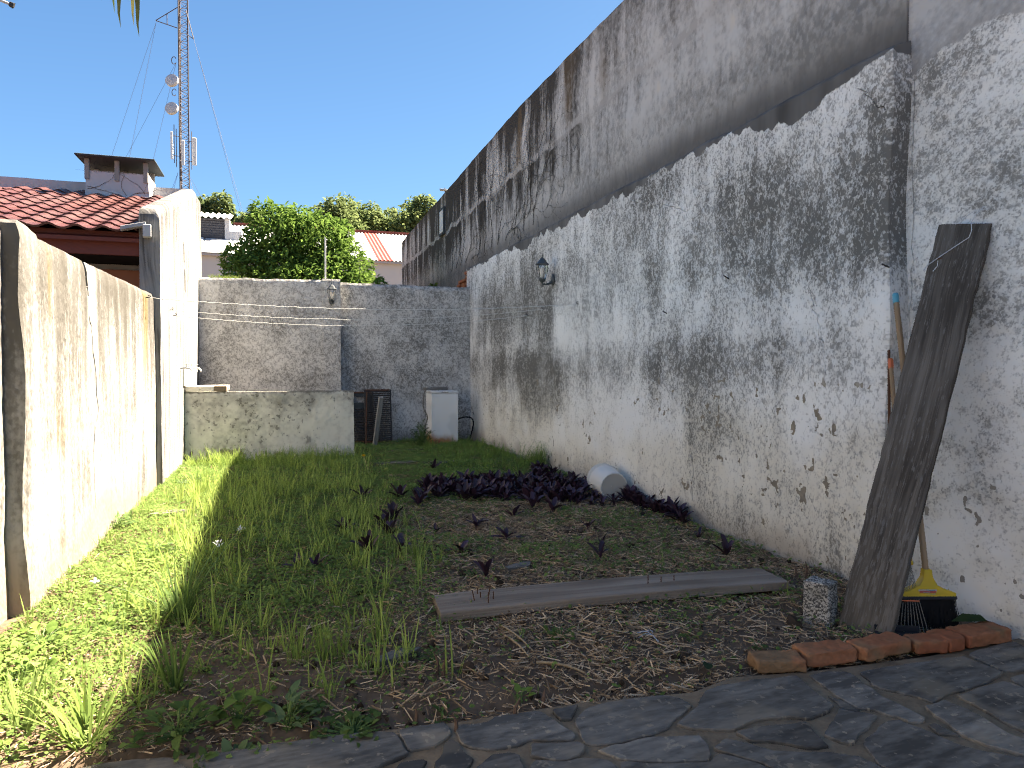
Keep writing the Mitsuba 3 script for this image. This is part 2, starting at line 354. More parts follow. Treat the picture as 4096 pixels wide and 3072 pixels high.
for nm, c, ro, sp in (('white_enamel', (.62, .63, .62), .35, .5), ('white_plastic', (.60, .59, .55), .45, .5), ('dark_iron', (.035, .033, .033), .6, .4), ('rusty_iron', (.10, .05, .03), .8, .2),
                      ('lantern_metal', (.045, .055, .06), .5, .5), ('steel', (.45, .46, .47), .35, .6), ('galvanised', (.40, .41, .42), .5, .5), ('yellow_plastic', (.62, .43, .03), .4, .5),
                      ('orange_plastic', (.62, .16, .06), .5, .4), ('blue_plastic', (.10, .33, .42), .5, .4), ('black_plastic', (.02, .022, .027), .5, .4), ('hose_grey', (.17, .16, .145), .6, .3),
                      ('rubber', (.02, .02, .02), .6, .3), ('sheet_white', (.44, .44, .43), .6, .3), ('sheet_grey', (.33, .33, .34), .6, .3), ('sheet_red', (.45, .10, .08), .6, .3),
                      ('paint_brown', (.13, .035, .026), .6, .3), ('shutter_brown', (.24, .10, .055), .6, .3), ('wall_white', (.47, .475, .485), .9, .1), ('stucco_grey', (.42, .43, .44), .9, .1),
                      ('slab_dark', (.045, .055, .06), .8, .2), ('bark', (.11, .085, .06), .9, .1), ('tile_glaze', (.66, .62, .53), .4, .5), ('tile_brown', (.17, .13, .09), .6, .3),
                      ('rope_white', (.62, .62, .60), .8, .1), ('tine_iron', (.20, .18, .15), .7, .3), ('dirty_plastic', (.44, .42, .375), .7, .2), ('dark_void', (.012, .012, .014), .9, .1), ('louvre', (.07, .075, .09), .7, .2), ('concrete', (.27, .265, .25), .9, .1)):
    gloss(nm, c, ro, sp)
scene['lantern_glass'] = {'type': 'thindielectric', 'int_ior': 1.5}
scene['frosted'] = two({'type': 'principled', 'base_color': rgb(.6, .58, .52), 'roughness': .4})

# ------------------------------------------------------------------ ground
def soil_z(x, y):
    z = .015 + .045 * fb(x * .9, y * .9, 0, 3, 1) + .05 * fb(x * 5, y * 5, 0, 3, 2) + .03 * fb(x * 22, y * 22, 0, 2, 3)
    edge = np.clip((y - 2.5) / .5, 0, 1)
    return np.where(y < 2.62, -.03, z * edge - .012 * (1 - edge))
gx = np.r_[-1500, -400, -100, -30, -12, -6, -3, np.arange(-1.5, 3.5, .045), 4, 6, 12, 30, 100, 400, 1500]
gy = np.r_[-1500, -400, -100, -20, -6, 0, 2.0, np.arange(2.3, 12.6, .045), 13, 16, 20, 30, 40, 70, 120, 400, 1500]
GX, GY = np.meshgrid(gx, gy, indexing='ij')
inside = (GX > -1.6) & (GX < 3.6) & (GY < 12.7) & (GY > 2.2)
GZ = np.where(inside, soil_z(GX, GY), -.05)
i, j = np.meshgrid(np.arange(len(gx) - 1), np.arange(len(gy) - 1), indexing='ij'); ny_ = len(gy)
q = np.stack([i*ny_+j, (i+1)*ny_+j, (i+1)*ny_+j+1, i*ny_+j+1], -1).reshape(-1, 4)
put('soil_ground', (np.stack([GX, GY, GZ], -1).reshape(-1, 3), q), 'soil', kind='structure', label='dark brown garden soil of the yard', smooth=True)

# patio: a mortar bed with slate slabs set in it
SLABS = [[(1.61,2.43),(1.5,2.33),(1.37,2.24),(1.4,2.2),(1.53,2.15),(1.66,2.18),(1.78,2.17),(1.85,2.13),(1.94,2.15),(2.01,2.18),(2.03,2.33),(2.05,2.44),(1.87,2.46),(1.72,2.46)],[(2.12,2.43),(2.22,2.44),(2.29,2.41),(2.29,2.37),(2.26,2.26),(2.25,2.17),(2.26,1.99),(2.22,1.98),(2.19,2.0),(2.18,2.04),(2.15,2.06),(2.13,2.11),(2.09,2.14),(2.09,2.24),(2.11,2.35)],[(2.06,2.24),(2.09,2.13),(2.07,2.12),(2.03,2.16)],[(2.34,2.38),(2.49,2.39),(2.75,2.38),(2.9,2.37),(2.92,2.2),(2.8,2.16),(2.62,2.13),(2.51,2.12),(2.4,2.09),(2.38,2.14),(2.35,2.19),(2.31,2.23),(2.3,2.28),(2.33,2.34)],[(2.95,2.38),(3.03,2.41),(3.3,2.44),(3.28,2.37),(3.23,2.27),(3.12,2.18),(2.94,2.21),(2.94,2.27)],[(2.01,2.15),(2.06,2.12),(2.1,2.07),(2.01,2.02),(1.87,1.94),(1.84,1.96),(1.82,2.01)],[(1.53,2.13),(1.63,2.13),(1.82,2.11),(1.81,2.07),(1.77,1.95),(1.73,1.95),(1.64,2.02),(1.55,2.07)],[(1.4,2.06),(1.47,2.1),(1.52,2.05),(1.57,1.98),(1.69,1.94),(1.83,1.87),(1.84,1.83),(1.85,1.77),(1.83,1.75),(1.54,1.84),(1.5,1.93),(1.44,2.01)],[(2.1,2.03),(2.17,2.03),(2.18,1.97),(2.2,1.9),(2.22,1.81),(2.27,1.74),(2.34,1.68),(2.39,1.64),(2.29,1.57),(1.84,1.72),(1.87,1.83),(1.91,1.93),(1.97,1.96)],[(2.34,2.06),(2.45,2.08),(2.46,2.01),(2.46,1.93),(2.44,1.81),(2.45,1.77),(2.47,1.73),(2.4,1.68),(2.36,1.7),(2.3,1.78),(2.28,1.86),(2.3,1.94)],[(2.23,1.95),(2.26,1.95),(2.26,1.87),(2.22,1.9)],[(2.54,2.09),(2.69,2.12),(2.84,2.13),(2.85,2.06),(2.82,1.94),(2.56,1.76),(2.51,1.81),(2.52,1.89),(2.53,1.99)],[(2.9,2.15),(2.99,2.16),(3.07,2.11),(2.92,2.01),(2.87,2.07)],[(0.6,2.48),(0.64,2.47),(0.72,2.47),(0.77,2.5),(0.83,2.5),(0.92,2.49),(0.95,2.42),(0.96,2.37),(0.98,2.3),(0.98,2.28),(0.95,2.27),(0.82,2.31),(0.77,2.29),(0.72,2.29),(0.67,2.3),(0.61,2.33),(0.59,2.36),(0.59,2.4)],[(0.97,2.48),(1.07,2.48),(1.01,2.4),(0.98,2.41)],[(1.03,2.39),(1.1,2.46),(1.25,2.48),(1.44,2.46),(1.48,2.42),(1.49,2.36),(1.46,2.33),(1.35,2.26),(1.31,2.23),(1.24,2.21),(1.11,2.2),(1.02,2.21),(1.0,2.23),(1.01,2.32)],[(0.81,2.27),(0.9,2.25),(0.97,2.24),(0.98,2.21),(0.95,2.16),(0.92,2.15),(0.88,2.15),(0.82,2.18),(0.79,2.21)],[(1.02,2.17),(1.1,2.19),(1.25,2.19),(1.4,2.15),(1.39,2.09),(1.37,2.04),(1.34,2.01),(1.24,2.03),(1.15,2.06),(1.06,2.11)],[(0.48,2.27),(0.53,2.36),(0.56,2.39),(0.58,2.36),(0.58,2.31),(0.6,2.25),(0.59,2.23),(0.55,2.19),(0.47,2.21)],[(0.6,2.19),(0.67,2.25),(0.73,2.24),(0.75,2.22),(0.74,2.16),(0.73,2.1),(0.59,2.15)],[(0.75,2.1),(0.76,2.14),(0.79,2.17),(0.87,2.15),(1.01,2.11),(1.03,2.07),(1.02,2.01)],[(0.4,2.51),(0.47,2.52),(0.56,2.51),(0.57,2.44),(0.53,2.39),(0.49,2.37),(0.41,2.37),(0.41,2.43),(0.4,2.48)],[(0.33,2.23),(0.37,2.31),(0.45,2.29),(0.43,2.25),(0.42,2.2)],[(-0.26,2.55),(-0.11,2.55),(0.06,2.55),(0.22,2.54),(0.33,2.52),(0.4,2.49),(0.4,2.44),(0.4,2.38),(0.4,2.35),(0.34,2.32),(0.28,2.29),(0.23,2.25),(-0.15,2.37),(-0.26,2.44),(-0.27,2.51)],[(-0.65,2.57),(-0.59,2.59),(-0.52,2.59),(-0.36,2.57),(-0.34,2.54),(-0.3,2.49),(-0.28,2.41),(-0.32,2.37),(-0.62,2.47)]]
edge_line = [(-1.34, 2.62), (-.55, 2.60), (0, 2.575), (.6, 2.52), (1.1, 2.52), (1.57, 2.46), (1.8, 2.53), (2.15, 2.475), (2.76, 2.44), (3.38, 2.47)]
bed = Polygon(edge_line + [(3.38, -3.0), (-1.34, -3.0)])
put('patio', prism(bed, -.2, -.004), 'mortar', kind='structure', label='mortar bed of the crazy paved slate patio')
made = []
def slab_poly(pg, top):
    """A riven slate slab: chipped edge, slightly bevelled and tilted."""
    pg = pg.buffer(.004, join_style=2).simplify(.002)
    if pg.is_empty or pg.geom_type != 'Polygon': return
    L = pg.exterior.length; n = max(16, int(L / .02)); pts = np.array([pg.exterior.interpolate(k / n, normalized=True).coords[0] for k in range(n)])
    pts = pts + .020 * np.c_[fb(pts[:, 0] * 16, pts[:, 1] * 16, 0, 4, 4), fb(pts[:, 0] * 16, pts[:, 1] * 16, 9, 4, 5)]
    c = pts.mean(0); inner = Polygon(pts).buffer(-.006)
    if inner.is_empty or inner.geom_type != 'Polygon' or not Polygon(pts).is_valid: return
    tri = trimesh.creation.triangulate_polygon(Polygon(pts), engine='earcut')
    tv, tf = np.array(tri[0]), np.array(tri[1])
    tilt = R.normal(0, .006, 2); zt = lambda q: top + (q - c) @ tilt
    d = pts - c; dn = np.linalg.norm(d, axis=1, keepdims=True); nin = pts - d / dn * .0035
    V = np.vstack([np.c_[nin, zt(nin)], np.c_[pts, zt(pts) - .0035], np.c_[pts, np.full(n, -.05)]]); k = np.arange(n); k2 = (k + 1) % n
    F = [np.array(tf)]
    for a in (0, n): F += [np.stack([a+k, a+n+k, a+n+k2], -1), np.stack([a+k, a+n+k2, a+k2], -1)]
    # the triangulation keeps the order of the outline
    put('slate_slab', outward((V, np.vstack(F))), ('slate', 'slate', 'slate_pale', 'slate_dark')[len(made) % 4], 'patio')
for pts in SLABS:
    pg = Polygon(pts).buffer(0)
    if pg.geom_type != 'Polygon': pg = max(pg.geoms, key=lambda g: g.area)
    for o in made: pg = pg.difference(o.buffer(.018))
    if pg.geom_type != 'Polygon': pg = max(pg.geoms, key=lambda g: g.area)
    pg = pg.intersection(bed.buffer(.03)); made.append(pg); slab_poly(pg, .006 + R.uniform(-.002, .004))
rest = bed.difference(unary_union(made).buffer(.02)).intersection(sbox(-1.3, -1.2, 3.36, 2.3))
from scipy.spatial import Voronoi
vp = R.uniform([-2.5, -2.4], [4.5, 2.6], (150, 2)); vo = Voronoi(vp)
for reg in vo.regions:
    if reg and -1 not in reg:
        g = Polygon(vo.vertices[reg]).buffer(-.018).intersection(rest)
        for h in getattr(g, 'geoms', [g]):
            if h.geom_type == 'Polygon' and h.area > .03: slab_poly(h.buffer(-.02).buffer(.02), .006)

# ------------------------------------------------------------------ right party wall
pw_ = thing('party_wall', 'tall stained party wall along the right side, white below and grey above', 'wall')
def x_low(y, z): return 3.25 + .022 * fb(y * .8, z * .8, 0, 3, 11) + .014 * fb(y * 4, z * 3, 0, 3, 12) + .004 * fb(y * 25, z * 25, 0, 2, 13)
def low_pos(u, v):
    top = 3.115 + .05 * fb(u * 2.2, 0, 0, 4, 9); z = np.where(v > 3.05, 3.05 + (v - 3.05) / .08 * (top - 3.05), v)
    return np.stack([x_low(u, v) + .012 * np.exp(-((u - 3.15) / .02) ** 2) + .05 * np.clip((v - 3.09) / .04, 0, 1) ** 2, u - .012 * np.sin(v * 5) * (u < 3.2), z], -1)
low = slab(np.arange(3.15, 12.62, .035), np.r_[-.2, np.arange(-.03, 3.04, .035), 3.05, 3.07, 3.09, 3.105, 3.12, 3.13], low_pos, lambda r: np.c_[np.full(len(r), 3.62), r[:, 1], np.where(r[:, 2] > 3, r[:, 2] + .12, r[:, 2])])
def crack_prism(pts, w, depth, wall_x, side):
    """A thin wedge along a crack in the (y, z) plane, to cut out of a wall face at wall_x."""
    g = unary_union([LineString(pts[k:k+2]).buffer(w[k] / 2 if hasattr(w, '__len__') else w / 2, cap_style=2, join_style=2) for k in range(len(pts) - 1)]).buffer(.0006)
    v, f = prism(max(getattr(g, 'geoms', [g]), key=lambda a: a.area), -depth, .08)
    return solid((np.c_[wall_x + side * v[:, 2], v[:, 0], v[:, 1]], f))
def jag(a, b, n, amp, seed):
    t = np.linspace(0, 1, n)[:, None]; p = np.array(a) * (1 - t) + np.array(b) * t; r = np.random.default_rng(seed)
    p[1:-1] += r.normal(0, amp, (n - 2, 2)); return p
lowm = solid(low)
for pts, w in ((jag((4.75, 2.45), (4.35, 1.95), 14, .02, 3), .003), (jag((3.75, 1.75), (3.6, 1.25), 14, .014, 4), .004), (jag((6.3, 2.95), (5.2, 2.62), 22, .02, 5), .003), (jag((3.4, 2.95), (3.18, 2.75), 9, .014, 6), .003), (jag((5.15, .62), (5.12, .2), 8, .012, 8), .007)):
    lowm = lowm - crack_prism(pts, w, .03, 3.25, -1)
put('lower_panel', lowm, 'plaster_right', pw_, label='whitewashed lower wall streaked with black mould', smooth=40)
def x_side(y, z): return 3.39 + .025 * fb(y * 1.1, z * .9, 0, 3, 14) + .014 * fb(y * 5, z * 4, 0, 3, 15) + .004 * fb(y * 25, z * 25, 0, 2, 16)
side = solid(slab(np.linspace(-4.0, 3.168, 180), np.r_[-.2, np.arange(-.03, 3.3, .04), np.arange(3.4, 5.05, .1), 5.05], lambda u, v: np.stack([x_side(u, v), u, v], -1), lambda r: np.stack([np.full(len(r), 3.62), r[:, 1], r[:, 2]], -1)))
for pts, w in ((jag((3.12, 2.95), (3.13, 1.1), 26, .008, 7), .0035), (jag((2.42, 1.75), (2.38, .75), 16, .012, 9), .005), (jag((2.3, 1.95), (2.18, 1.78), 6, .01, 10), .005)):
    side = side - crack_prism(pts, w, .03, 3.39, -1)
put('side_panel', side, 'plaster_side', pw_, label='whiter wall section beside the corner, behind the leaning plank', smooth=40)
def x_up(y, z): return 3.388 + .03 * fb(y * .9, z * 1.3, 0, 3, 17) + .012 * fb(y * 5, z * 5, 0, 3, 18) + .003 * fb(y * 25, z * 25, 0, 2, 18)
topz = lambda y: np.interp(y, [-2, 6.4, 10.1, 13.5, 16.3, 20.6], [5.05, 5.07, 5.165, 5.09, 5.04, 4.95]) + .02 * fb(y * 3, 0, 0, 3, 19)
vs = np.r_[2.0, 3.0, np.arange(3.05, 3.7, .04), np.arange(3.75, 4.3, .06), np.linspace(4.35, 5, 8)]
def up_pos(u, v):
    z = np.where(v <= 4.3, v, 4.3 + (v - 4.3) / .7 * (topz(u) - 4.3)); return np.stack([x_up(u, z), u, z], -1)
put('upper_panel', outward(slab(np.r_[3.165, np.arange(3.2, 8, .05), np.arange(8, 20.7, .08)], vs, up_pos, lambda r: np.stack([np.full(len(r), 3.70), r[:, 1], r[:, 2]], -1))), 'plaster_upper', pw_,
    label='grey upper wall with dark vertical rain streaks', smooth=50)
put('far_panel', outward(slab(np.arange(15.0, 20.7, .1), np.arange(-.2, 2.1, .1), lambda u, v: np.stack([3.395 + .02 * fb(u, v, 0, 3, 20), u, v], -1), lambda r: np.stack([np.full(len(r), 3.69), r[:, 1], r[:, 2]], -1))), 'plaster_upper', pw_, smooth=True)
mb = MB()
for r_ in range(34):
    for c_ in range(11):
        y0 = 12.66 + c_ * .25 + (r_ % 2) * .12 - .12; z0 = 1.2 + r_ * .058
        if y0 < 12.63 or y0 > 15.0 or z0 > 3.12 - .25 * (y0 - 12.6): continue
        mb.add(box(3.33 + R.uniform(-.02, .03), 3.60, y0 + .006, y0 + .238, z0, z0 + .05, .006))
put('exposed_brickwork', mb, 'brick_clay', pw_, kind='stuff', label='bare dark brickwork exposed beyond the back wall')
put('brick_backing', box(3.46, 3.66, 12.63, 15.0, -.2, 2.0), 'concrete', pw_)
w_ = put('window', box(3.33, 3.5, 14.96, 15.30, 4.215, 4.70, .01), 'sheet_white', pw_, label='small white shuttered window high in the wall')
f_ = MB()
for a in ((3.335, 3.45, 14.91, 14.96, 4.165, 4.75), (3.335, 3.45, 15.30, 15.35, 4.165, 4.75), (3.335, 3.45, 14.96, 15.30, 4.70, 4.75), (3.32, 3.45, 14.96, 15.30, 4.165, 4.215)): f_.add(box(*a, .004))
put('frame', f_, 'slab_dark', w_)

# ------------------------------------------------------------------ left boundary wall
bw = thing('boundary_wall', 'sunlit rough plastered boundary wall along the left side, cracked from its top', 'wall')
def wobble(y, z, s): return .022 * fb(y * 1.1, z * .9, 0, 3, s) + .014 * fb(y * 5, z * 3.5, 0, 3, s + 1) + .005 * fb(y * 22, z * 18, 0, 2, s + 2)
def left_slab(y0, y1, x, xb, top, s):
    return slab(np.linspace(y0, y1, int((y1 - y0) / .035) + 2), np.linspace(0, 1, 62), lambda u, v: np.stack([x + wobble(u, v * 2, s) - .02 * np.clip((v - .975) / .025, 0, 1) + .01 * np.sin(v * 13) * (abs(u - y0) < .03), u + .016 * fb(v * 9, s, 0, 3, s + 5) * (abs(u - y0) < .05), -.2 + v * (top(u) + .2)], -1),
                lambda r: np.stack([np.full(len(r), xb), r[:, 1], r[:, 2]], -1))
put('panel', outward(left_slab(-4.0, 4.245, -1.34, -1.48, lambda u: 2.055 + .02 * fb(u * 3, 0, 0, 3, 25), 21)), 'plaster_left', bw, smooth=45)  # runs on unseen behind the camera, lengthened to bounce sunlight into the yard
pan = solid(left_slab(4.58, 8.345, -1.26, -1.42, lambda u: np.interp(u, [4.5, 5.6, 8.5], [2.025, 2.03, 2.085]) + .014 * fb(u * 4, 0, 0, 3, 26), 24))
ck = [(5.56, 2.10), (5.57, 1.93), (5.60, 1.86), (5.61, 1.80)]
pan = pan - crack_prism(ck, [.06, .055, .03], .07, -1.26, 1)
ck2 = np.array([(5.615, 1.66), (5.64, 1.62), (5.69, 1.60), (5.72, 1.50), (5.72, 1.42), (5.78, 1.25), (5.80, 1.10), (5.84, 1.00), (5.80, .93), (5.75, .88), (5.72, .70), (5.71, .45), (5.73, .30)])
pan = pan - crack_prism(ck2, [.018, .02, .016, .014, .018, .02, .02, .016, .014, .012, .01, .008], .06, -1.26, 1)
pan = pan - crack_prism(jag((7.72, 2.02), (7.70, 1.72), 8, .01, 31), .012, .04, -1.26, 1) - crack_prism(jag((6.3, .95), (6.4, .3), 9, .015, 33), .006, .04, -1.26, 1)
put('panel', pan, 'plaster_left', bw, smooth=45, label='cracked wall panel between the two pillars')
put('pillar', outward(left_slab(4.245, 4.582, -1.257, -1.45, lambda u: np.interp(u, [4.24, 4.27, 4.45, 4.58], [2.035, 2.062, 2.055, 2.04]), 27)), 'plaster_left', bw, smooth=45)

# ------------------------------------------------------------------ neighbour's house with the tall gable wall
hs = thing('house', 'neighbouring house with a red tiled roof behind the left wall', 'house')
tzz = lambda y: np.interp(y, [8.35, 8.40, 11.9, 12.6], [2.93, 3.0, 4.03, 4.05])
def tall_pos(u, v):
    z = -.2 + v * (tzz(u) + .2); x = -1.205 + .9 * wobble(u, z, 41) - .05 * np.clip((v - .985) / .015, 0, 1)
    return np.stack([x, u + .02 * fb(z * 3, 5, 0, 3, 44) * (u < 8.4), z], -1)
gable = solid(slab(np.linspace(8.35, 12.6, 110), np.linspace(0, 1, 100), tall_pos, lambda r: np.stack([np.full(len(r), -1.40), r[:, 1], np.minimum(r[:, 2], tzz(r[:, 1]) - .01)], -1)))
for ring in ([(10.35, 3.02), (10.42, 2.95), (10.45, 2.72), (10.40, 2.62), (10.33, 2.75)], [(10.42, 2.66), (10.5, 2.6), (10.53, 2.30), (10.44, 2.33), (10.40, 2.55)]):
    v, f = prism(ring, -.02, .1); gable = gable - solid((np.c_[-1.205 + v[:, 2], v[:, 0], v[:, 1]], f))
put('gable_wall', gable, 'plaster_tall', hs, smooth=45, label='tall white gable wall rising beside the boundary wall')
put('parapet', outward(slab(np.linspace(-9, -1.39, 120), np.r_[2.0, np.linspace(3.6, 4.05, 9)], lambda u, v: np.stack([u, 12.0 + .02 * fb(u * 2, v * 3, 0, 3, 46), v + (v > 4) * .02 * fb(u * 2, 0, 0, 3, 47)], -1), lambda r: np.stack([r[:, 0], np.full(len(r), 12.18), r[:, 2]], -1))), 'stucco_grey', hs, smooth=45)
slope = math.atan2(1.14, 3.55); eave = np.array([0, 8.30, 2.70]); ud = np.array([0, math.cos(slope), math.sin(slope)]); nd = np.array([0, -math.sin(slope), math.cos(slope)])
rf = put('roof', (np.array([[-9, 8.36, 2.66], [-1.40, 8.36, 2.66], [-1.40, 12.0, 3.83], [-9, 12.0, 3.83], [-9, 8.36, 2.62], [-1.40, 8.36, 2.62], [-1.40, 12.0, 3.79], [-9, 12.0, 3.79]]), np.array([[0, 1, 2, 3], [7, 6, 5, 4], [0, 4, 5, 1], [3, 2, 6, 7]])), 'paint_brown', hs, label='red clay tile roof')
def tile_mesh():
    nu, L, w, th = 11, .35, .243, .022; u = np.linspace(0, 1, nu)
    h = np.where(u < .46, -.014 * np.sin(np.pi * u / .46), .026 * np.sin(np.pi * (u - .46) / .54)); V = []
    for s, lift in ((0, .020), (L, 0.0)):
        for dz in (0, -th): V.append(np.c_[u * w, np.full(nu, s), h + lift + dz])
    V = np.vstack(V); F = []
    for k in range(nu - 1):
        a, b, c, d = k, nu + k, 2 * nu + k, 3 * nu + k
        F += [[a, a+1, c+1], [a, c+1, c], [a, b, b+1], [a, b+1, a+1], [b, d, d+1], [b, d+1, b+1]]
    for a, b, c, d in ((0, nu, 2*nu, 3*nu), (nu-1, 2*nu-1, 3*nu-1, 4*nu-1)): F += [[a, c, d], [a, d, b]]
    return V, np.array(F)
TV, TF = tile_mesh(); first = None
for r_ in range(13):
    for c_ in range(13):
        if r_ == 12 and c_ not in (0, 1, 5, 6, 7, 8): continue
        o = np.array([-1.655 - c_ * .245, 0, 0]) + eave + ud * (r_ * .283) + nd * (.03 + R.normal(0, .002)); a = R.normal(0, .012); 
        M = frame(o, [math.cos(a), ud[1] * math.sin(a), ud[2] * math.sin(a)], ud)
        if first is None: first = put('tile', (TV, TF), 'roof_tile_clay', rf, smooth=False, to_world=T(M))
        else: put('tile', first, None, rf, to_world=T(M))
put('fascia', box(-9, -1.39, 8.46, 8.50, 2.495, 2.74), 'paint_brown', hs, label='dark red eaves board')
put('soffit', box(-9, -1.41, 8.50, 9.3, 2.50, 2.52), 'dark_void', hs)
put('front_wall', box(-9, -1.40, 9.3, 9.5, -.2, 2.8), 'stucco_grey', hs)
sh = put('shutter', box(-4, -1.45, 9.12, 9.16, .9, 2.42), 'shutter_brown', hs, label='brown roller shutter under the eaves')
put('door_jamb', box(-1.435, -1.400, 8.72, 8.80, -.2, 2.46, .004), 'wall_white', hs)
dp = put('rainwater_head', mv(box(-.04, .04, -.05, .05, -.065, .065, .006), rotz(.15, (-1.312, 8.28, 2.73))), 'galvanised', hs)
put('gutter_end', mv(box(-.14, .10, -.05, .05, -.02, .02, .004), frame([-1.42, 8.27, 2.775], [.85, .2, .25], [0, 1, 0])), 'sheet_grey', hs)
ch = put('chimney', outward(slab(np.linspace(-2.62, -1.81, 22), np.linspace(3.6, 4.13, 14), lambda u, v: np.stack([u + np.sign(u + 2.215) * .02 * np.exp(-(v - 3.74) / .08) * (abs(u + 2.215) > .39), 11.6 + .012 * fb(u * 4, v * 4, 0, 2, 48) - .05 * np.exp(-(v - 3.72) / .06) * (v > 3.6), v], -1), lambda r: np.stack([r[:, 0], np.full(len(r), 12.2), r[:, 2]], -1))), 'wall_white', hs, smooth=45, label='squat white plastered chimney with a flat slab cap')
put('cap', box(-2.72, -1.70, 11.42, 12.34, 4.292, 4.318, .006), 'slab_dark', ch)
for x in (-2.632, -2.25, -1.875):
    for y in (11.575, 12.15): put('cap_post', box(x, x + .06, y, y + .055, 4.0, 4.292, .004), 'concrete', ch)
put('flue', box(-2.5, -1.9, 11.72, 12.1, 4.10, 4.16), 'dark_void', ch)

# ------------------------------------------------------------------ back wall and low wall
bk = thing('back_wall', 'grey mottled back wall closing the yard', 'wall')
def back_slab(x0, x1, y, yb, top, s):
    return outward(slab(np.linspace(x0, x1, int((x1 - x0) / .04) + 2), np.linspace(0, 1, 76), lambda u, v: np.stack([u + .012 * fb(v * 8, s, 0, 3, s) * ((u > x1 - .03) | (u < x0 + .03)), y + .020 * fb(u * 1.2, v * 3, 0, 3, s + 1) + .010 * fb(u * 7, v * 16, 0, 3, s + 2) + .03 * np.clip((v - .985) / .015, 0, 1), -.2 + v * (top(u) + .2)], -1),
                        lambda r: np.stack([r[:, 0], np.full(len(r), yb), r[:, 2]], -1)))
put('panel', back_slab(-1.21, .685, 12.16, 12.38, lambda u: 2.745 + .01 * u + .025 * fb(u * 4, 0, 0, 3, 53), 51), 'plaster_back', bk, smooth=45)
put('pillar', back_slab(.68, .965, 12.13, 12.36, lambda u: 2.775 + 0 * u, 55), 'plaster_back', bk, smooth=45)
put('panel', back_slab(.95, 3.27, 12.34, 12.52, lambda u: 2.755 - .005 * u + .025 * fb(u * 4, 0, 0, 3, 57), 58), 'plaster_back', bk, smooth=45)
lw = put('low_wall', outward(slab(np.linspace(-1.22, 1.0, 64), np.linspace(0, 1, 34), lambda u, v: np.stack([u + .014 * fb(v * 5, 3, 0, 3, 62) * (u > .97), 10.30 + .022 * fb(u * 1.5, v * 2, 0, 3, 63) + .012 * fb(u * 6, v * 7, 0, 3, 64) + .012 * np.clip((v - .98) / .02, 0, 1), -.2 + v * (1.178 + .014 * fb(u * 4, 0, 0, 3, 65))], -1),
         lambda r: np.stack([r[:, 0], np.full(len(r), 10.46), r[:, 2]], -1))), 'plaster_low', smooth=45, label='low weathered wall standing in the grass before the back wall', cat='low wall')

# ------------------------------------------------------------------ leaning plank and lying board
def board(o, L, w, length, width, thick, bow=0.0, seed=0, nl=60, nw=8, chip=.004):
    """A board with rough edges: uv in metres along and across; returns (mesh, uv)."""
    L = np.asarray(L, float); L /= np.linalg.norm(L); w = np.asarray(w, float); w -= L * (w @ L); w /= np.linalg.norm(w); nrm = np.cross(w, L)
    u = np.linspace(0, 1, nl); rng_ = np.random.default_rng(seed)
    V, F, UV = [], [], []; ring = []
    edgeA = chip * 2 * fb(u * 16, 0, seed, 3, seed) + chip * fb(u * 60, 0, seed, 2, seed); edgeB = chip * 2 * fb(u * 16, 5, seed, 3, seed) + chip * fb(u * 60, 5, seed, 2, seed)
    s = np.linspace(0, 1, nw); b = .004
    prof = [(0, -thick + b), (0, -b)] + [(x, 0.0) for x in np.clip(s, b / width, 1 - b / width)] + [(1, -b), (1, -thick + b)] + [(x, -thick) for x in np.clip(s[::-1], b / width, 1 - b / width)]
    for i in range(nl):
        c = o + L * u[i] * length + nrm * bow * 4 * u[i] * (1 - u[i])
        for x, d in prof:
            xx = x * width + (edgeA[i] * (1 - x) + edgeB[i] * x); cup = .004 * math.sin(math.pi * x) * 0
            V.append(c + w * xx + nrm * (d + (.0016 * float(np.sin(xx * 90 + i * .05)) if d == 0 else 0))); UV.append((u[i] * length, x * width + (0 if d > -b * 1.5 else .4 + d)))
    m = len(prof)
    for i in range(nl - 1):
        for j in range(m):
            k = (j + 1) % m; F += [[i*m+j, (i+1)*m+j, (i+1)*m+k], [i*m+j, (i+1)*m+k, i*m+k]]
    for i, fl in ((0, 0), (nl - 1, 1)):
        V.append(np.mean(V[i*m:(i+1)*m], 0)); UV.append((u[i] * length, .7)); c = len(V) - 1
        for j in range(m):
            k = (j + 1) % m; F.append([c, i*m+j, i*m+k] if not fl else [c, i*m+k, i*m+j])
    return (np.array(V), np.array(F)), np.array(UV)
PO = np.array([2.628, 2.839, -.012]); PL = np.array([.302, .009, .953]); PWd = np.array([.411, -.903, -.122])
pk = thing('plank', 'long dark weathered plank leaning upright against the right wall', 'plank')
m_, uv_ = board(PO, PL, PWd, 2.165, .240, .045, 0, 3, 90, 10, .005)
V_, F_ = m_
t_ = trimesh.Trimesh(V_, F_, process=False); flip = t_.volume < 0
put('timber', (V_, F_[:, ::-1] if flip else F_), 'plank_wood', pk, uv=uv_)
PN = np.cross(PL / np.linalg.norm(PL), PWd / np.linalg.norm(PWd)); PN *= np.sign(-PN[0])
def on_plank(a, b, h=.0): return PO + PL * a + PWd * b + PN * h
put('nail', tube([on_plank(1.98, .03, -.005), on_plank(1.965, .065, .03)], .003, 5), 'rusty_iron', pk)
put('wire', tube([on_plank(1.90, -.008, .02), on_plank(1.93, .0, .012), on_plank(1.975, .04, .008), on_plank(2.04, .11, .010), on_plank(2.085, .16, .012), on_plank(2.12, .165, .012), on_plank(2.165, .155, .016), on_plank(2.20, .17, .03), on_plank(2.245, .20, .03)], .0022, 5), 'steel', pk, label='loose grey wire looped over the plank top')
put('wire', tube([on_plank(2.165, .10, .0), on_plank(2.20, .13, .02), on_plank(2.225, .17, .03), on_plank(2.225, .215, .03), on_plank(2.235, .22, .03)], .0022, 5), 'steel', pk)
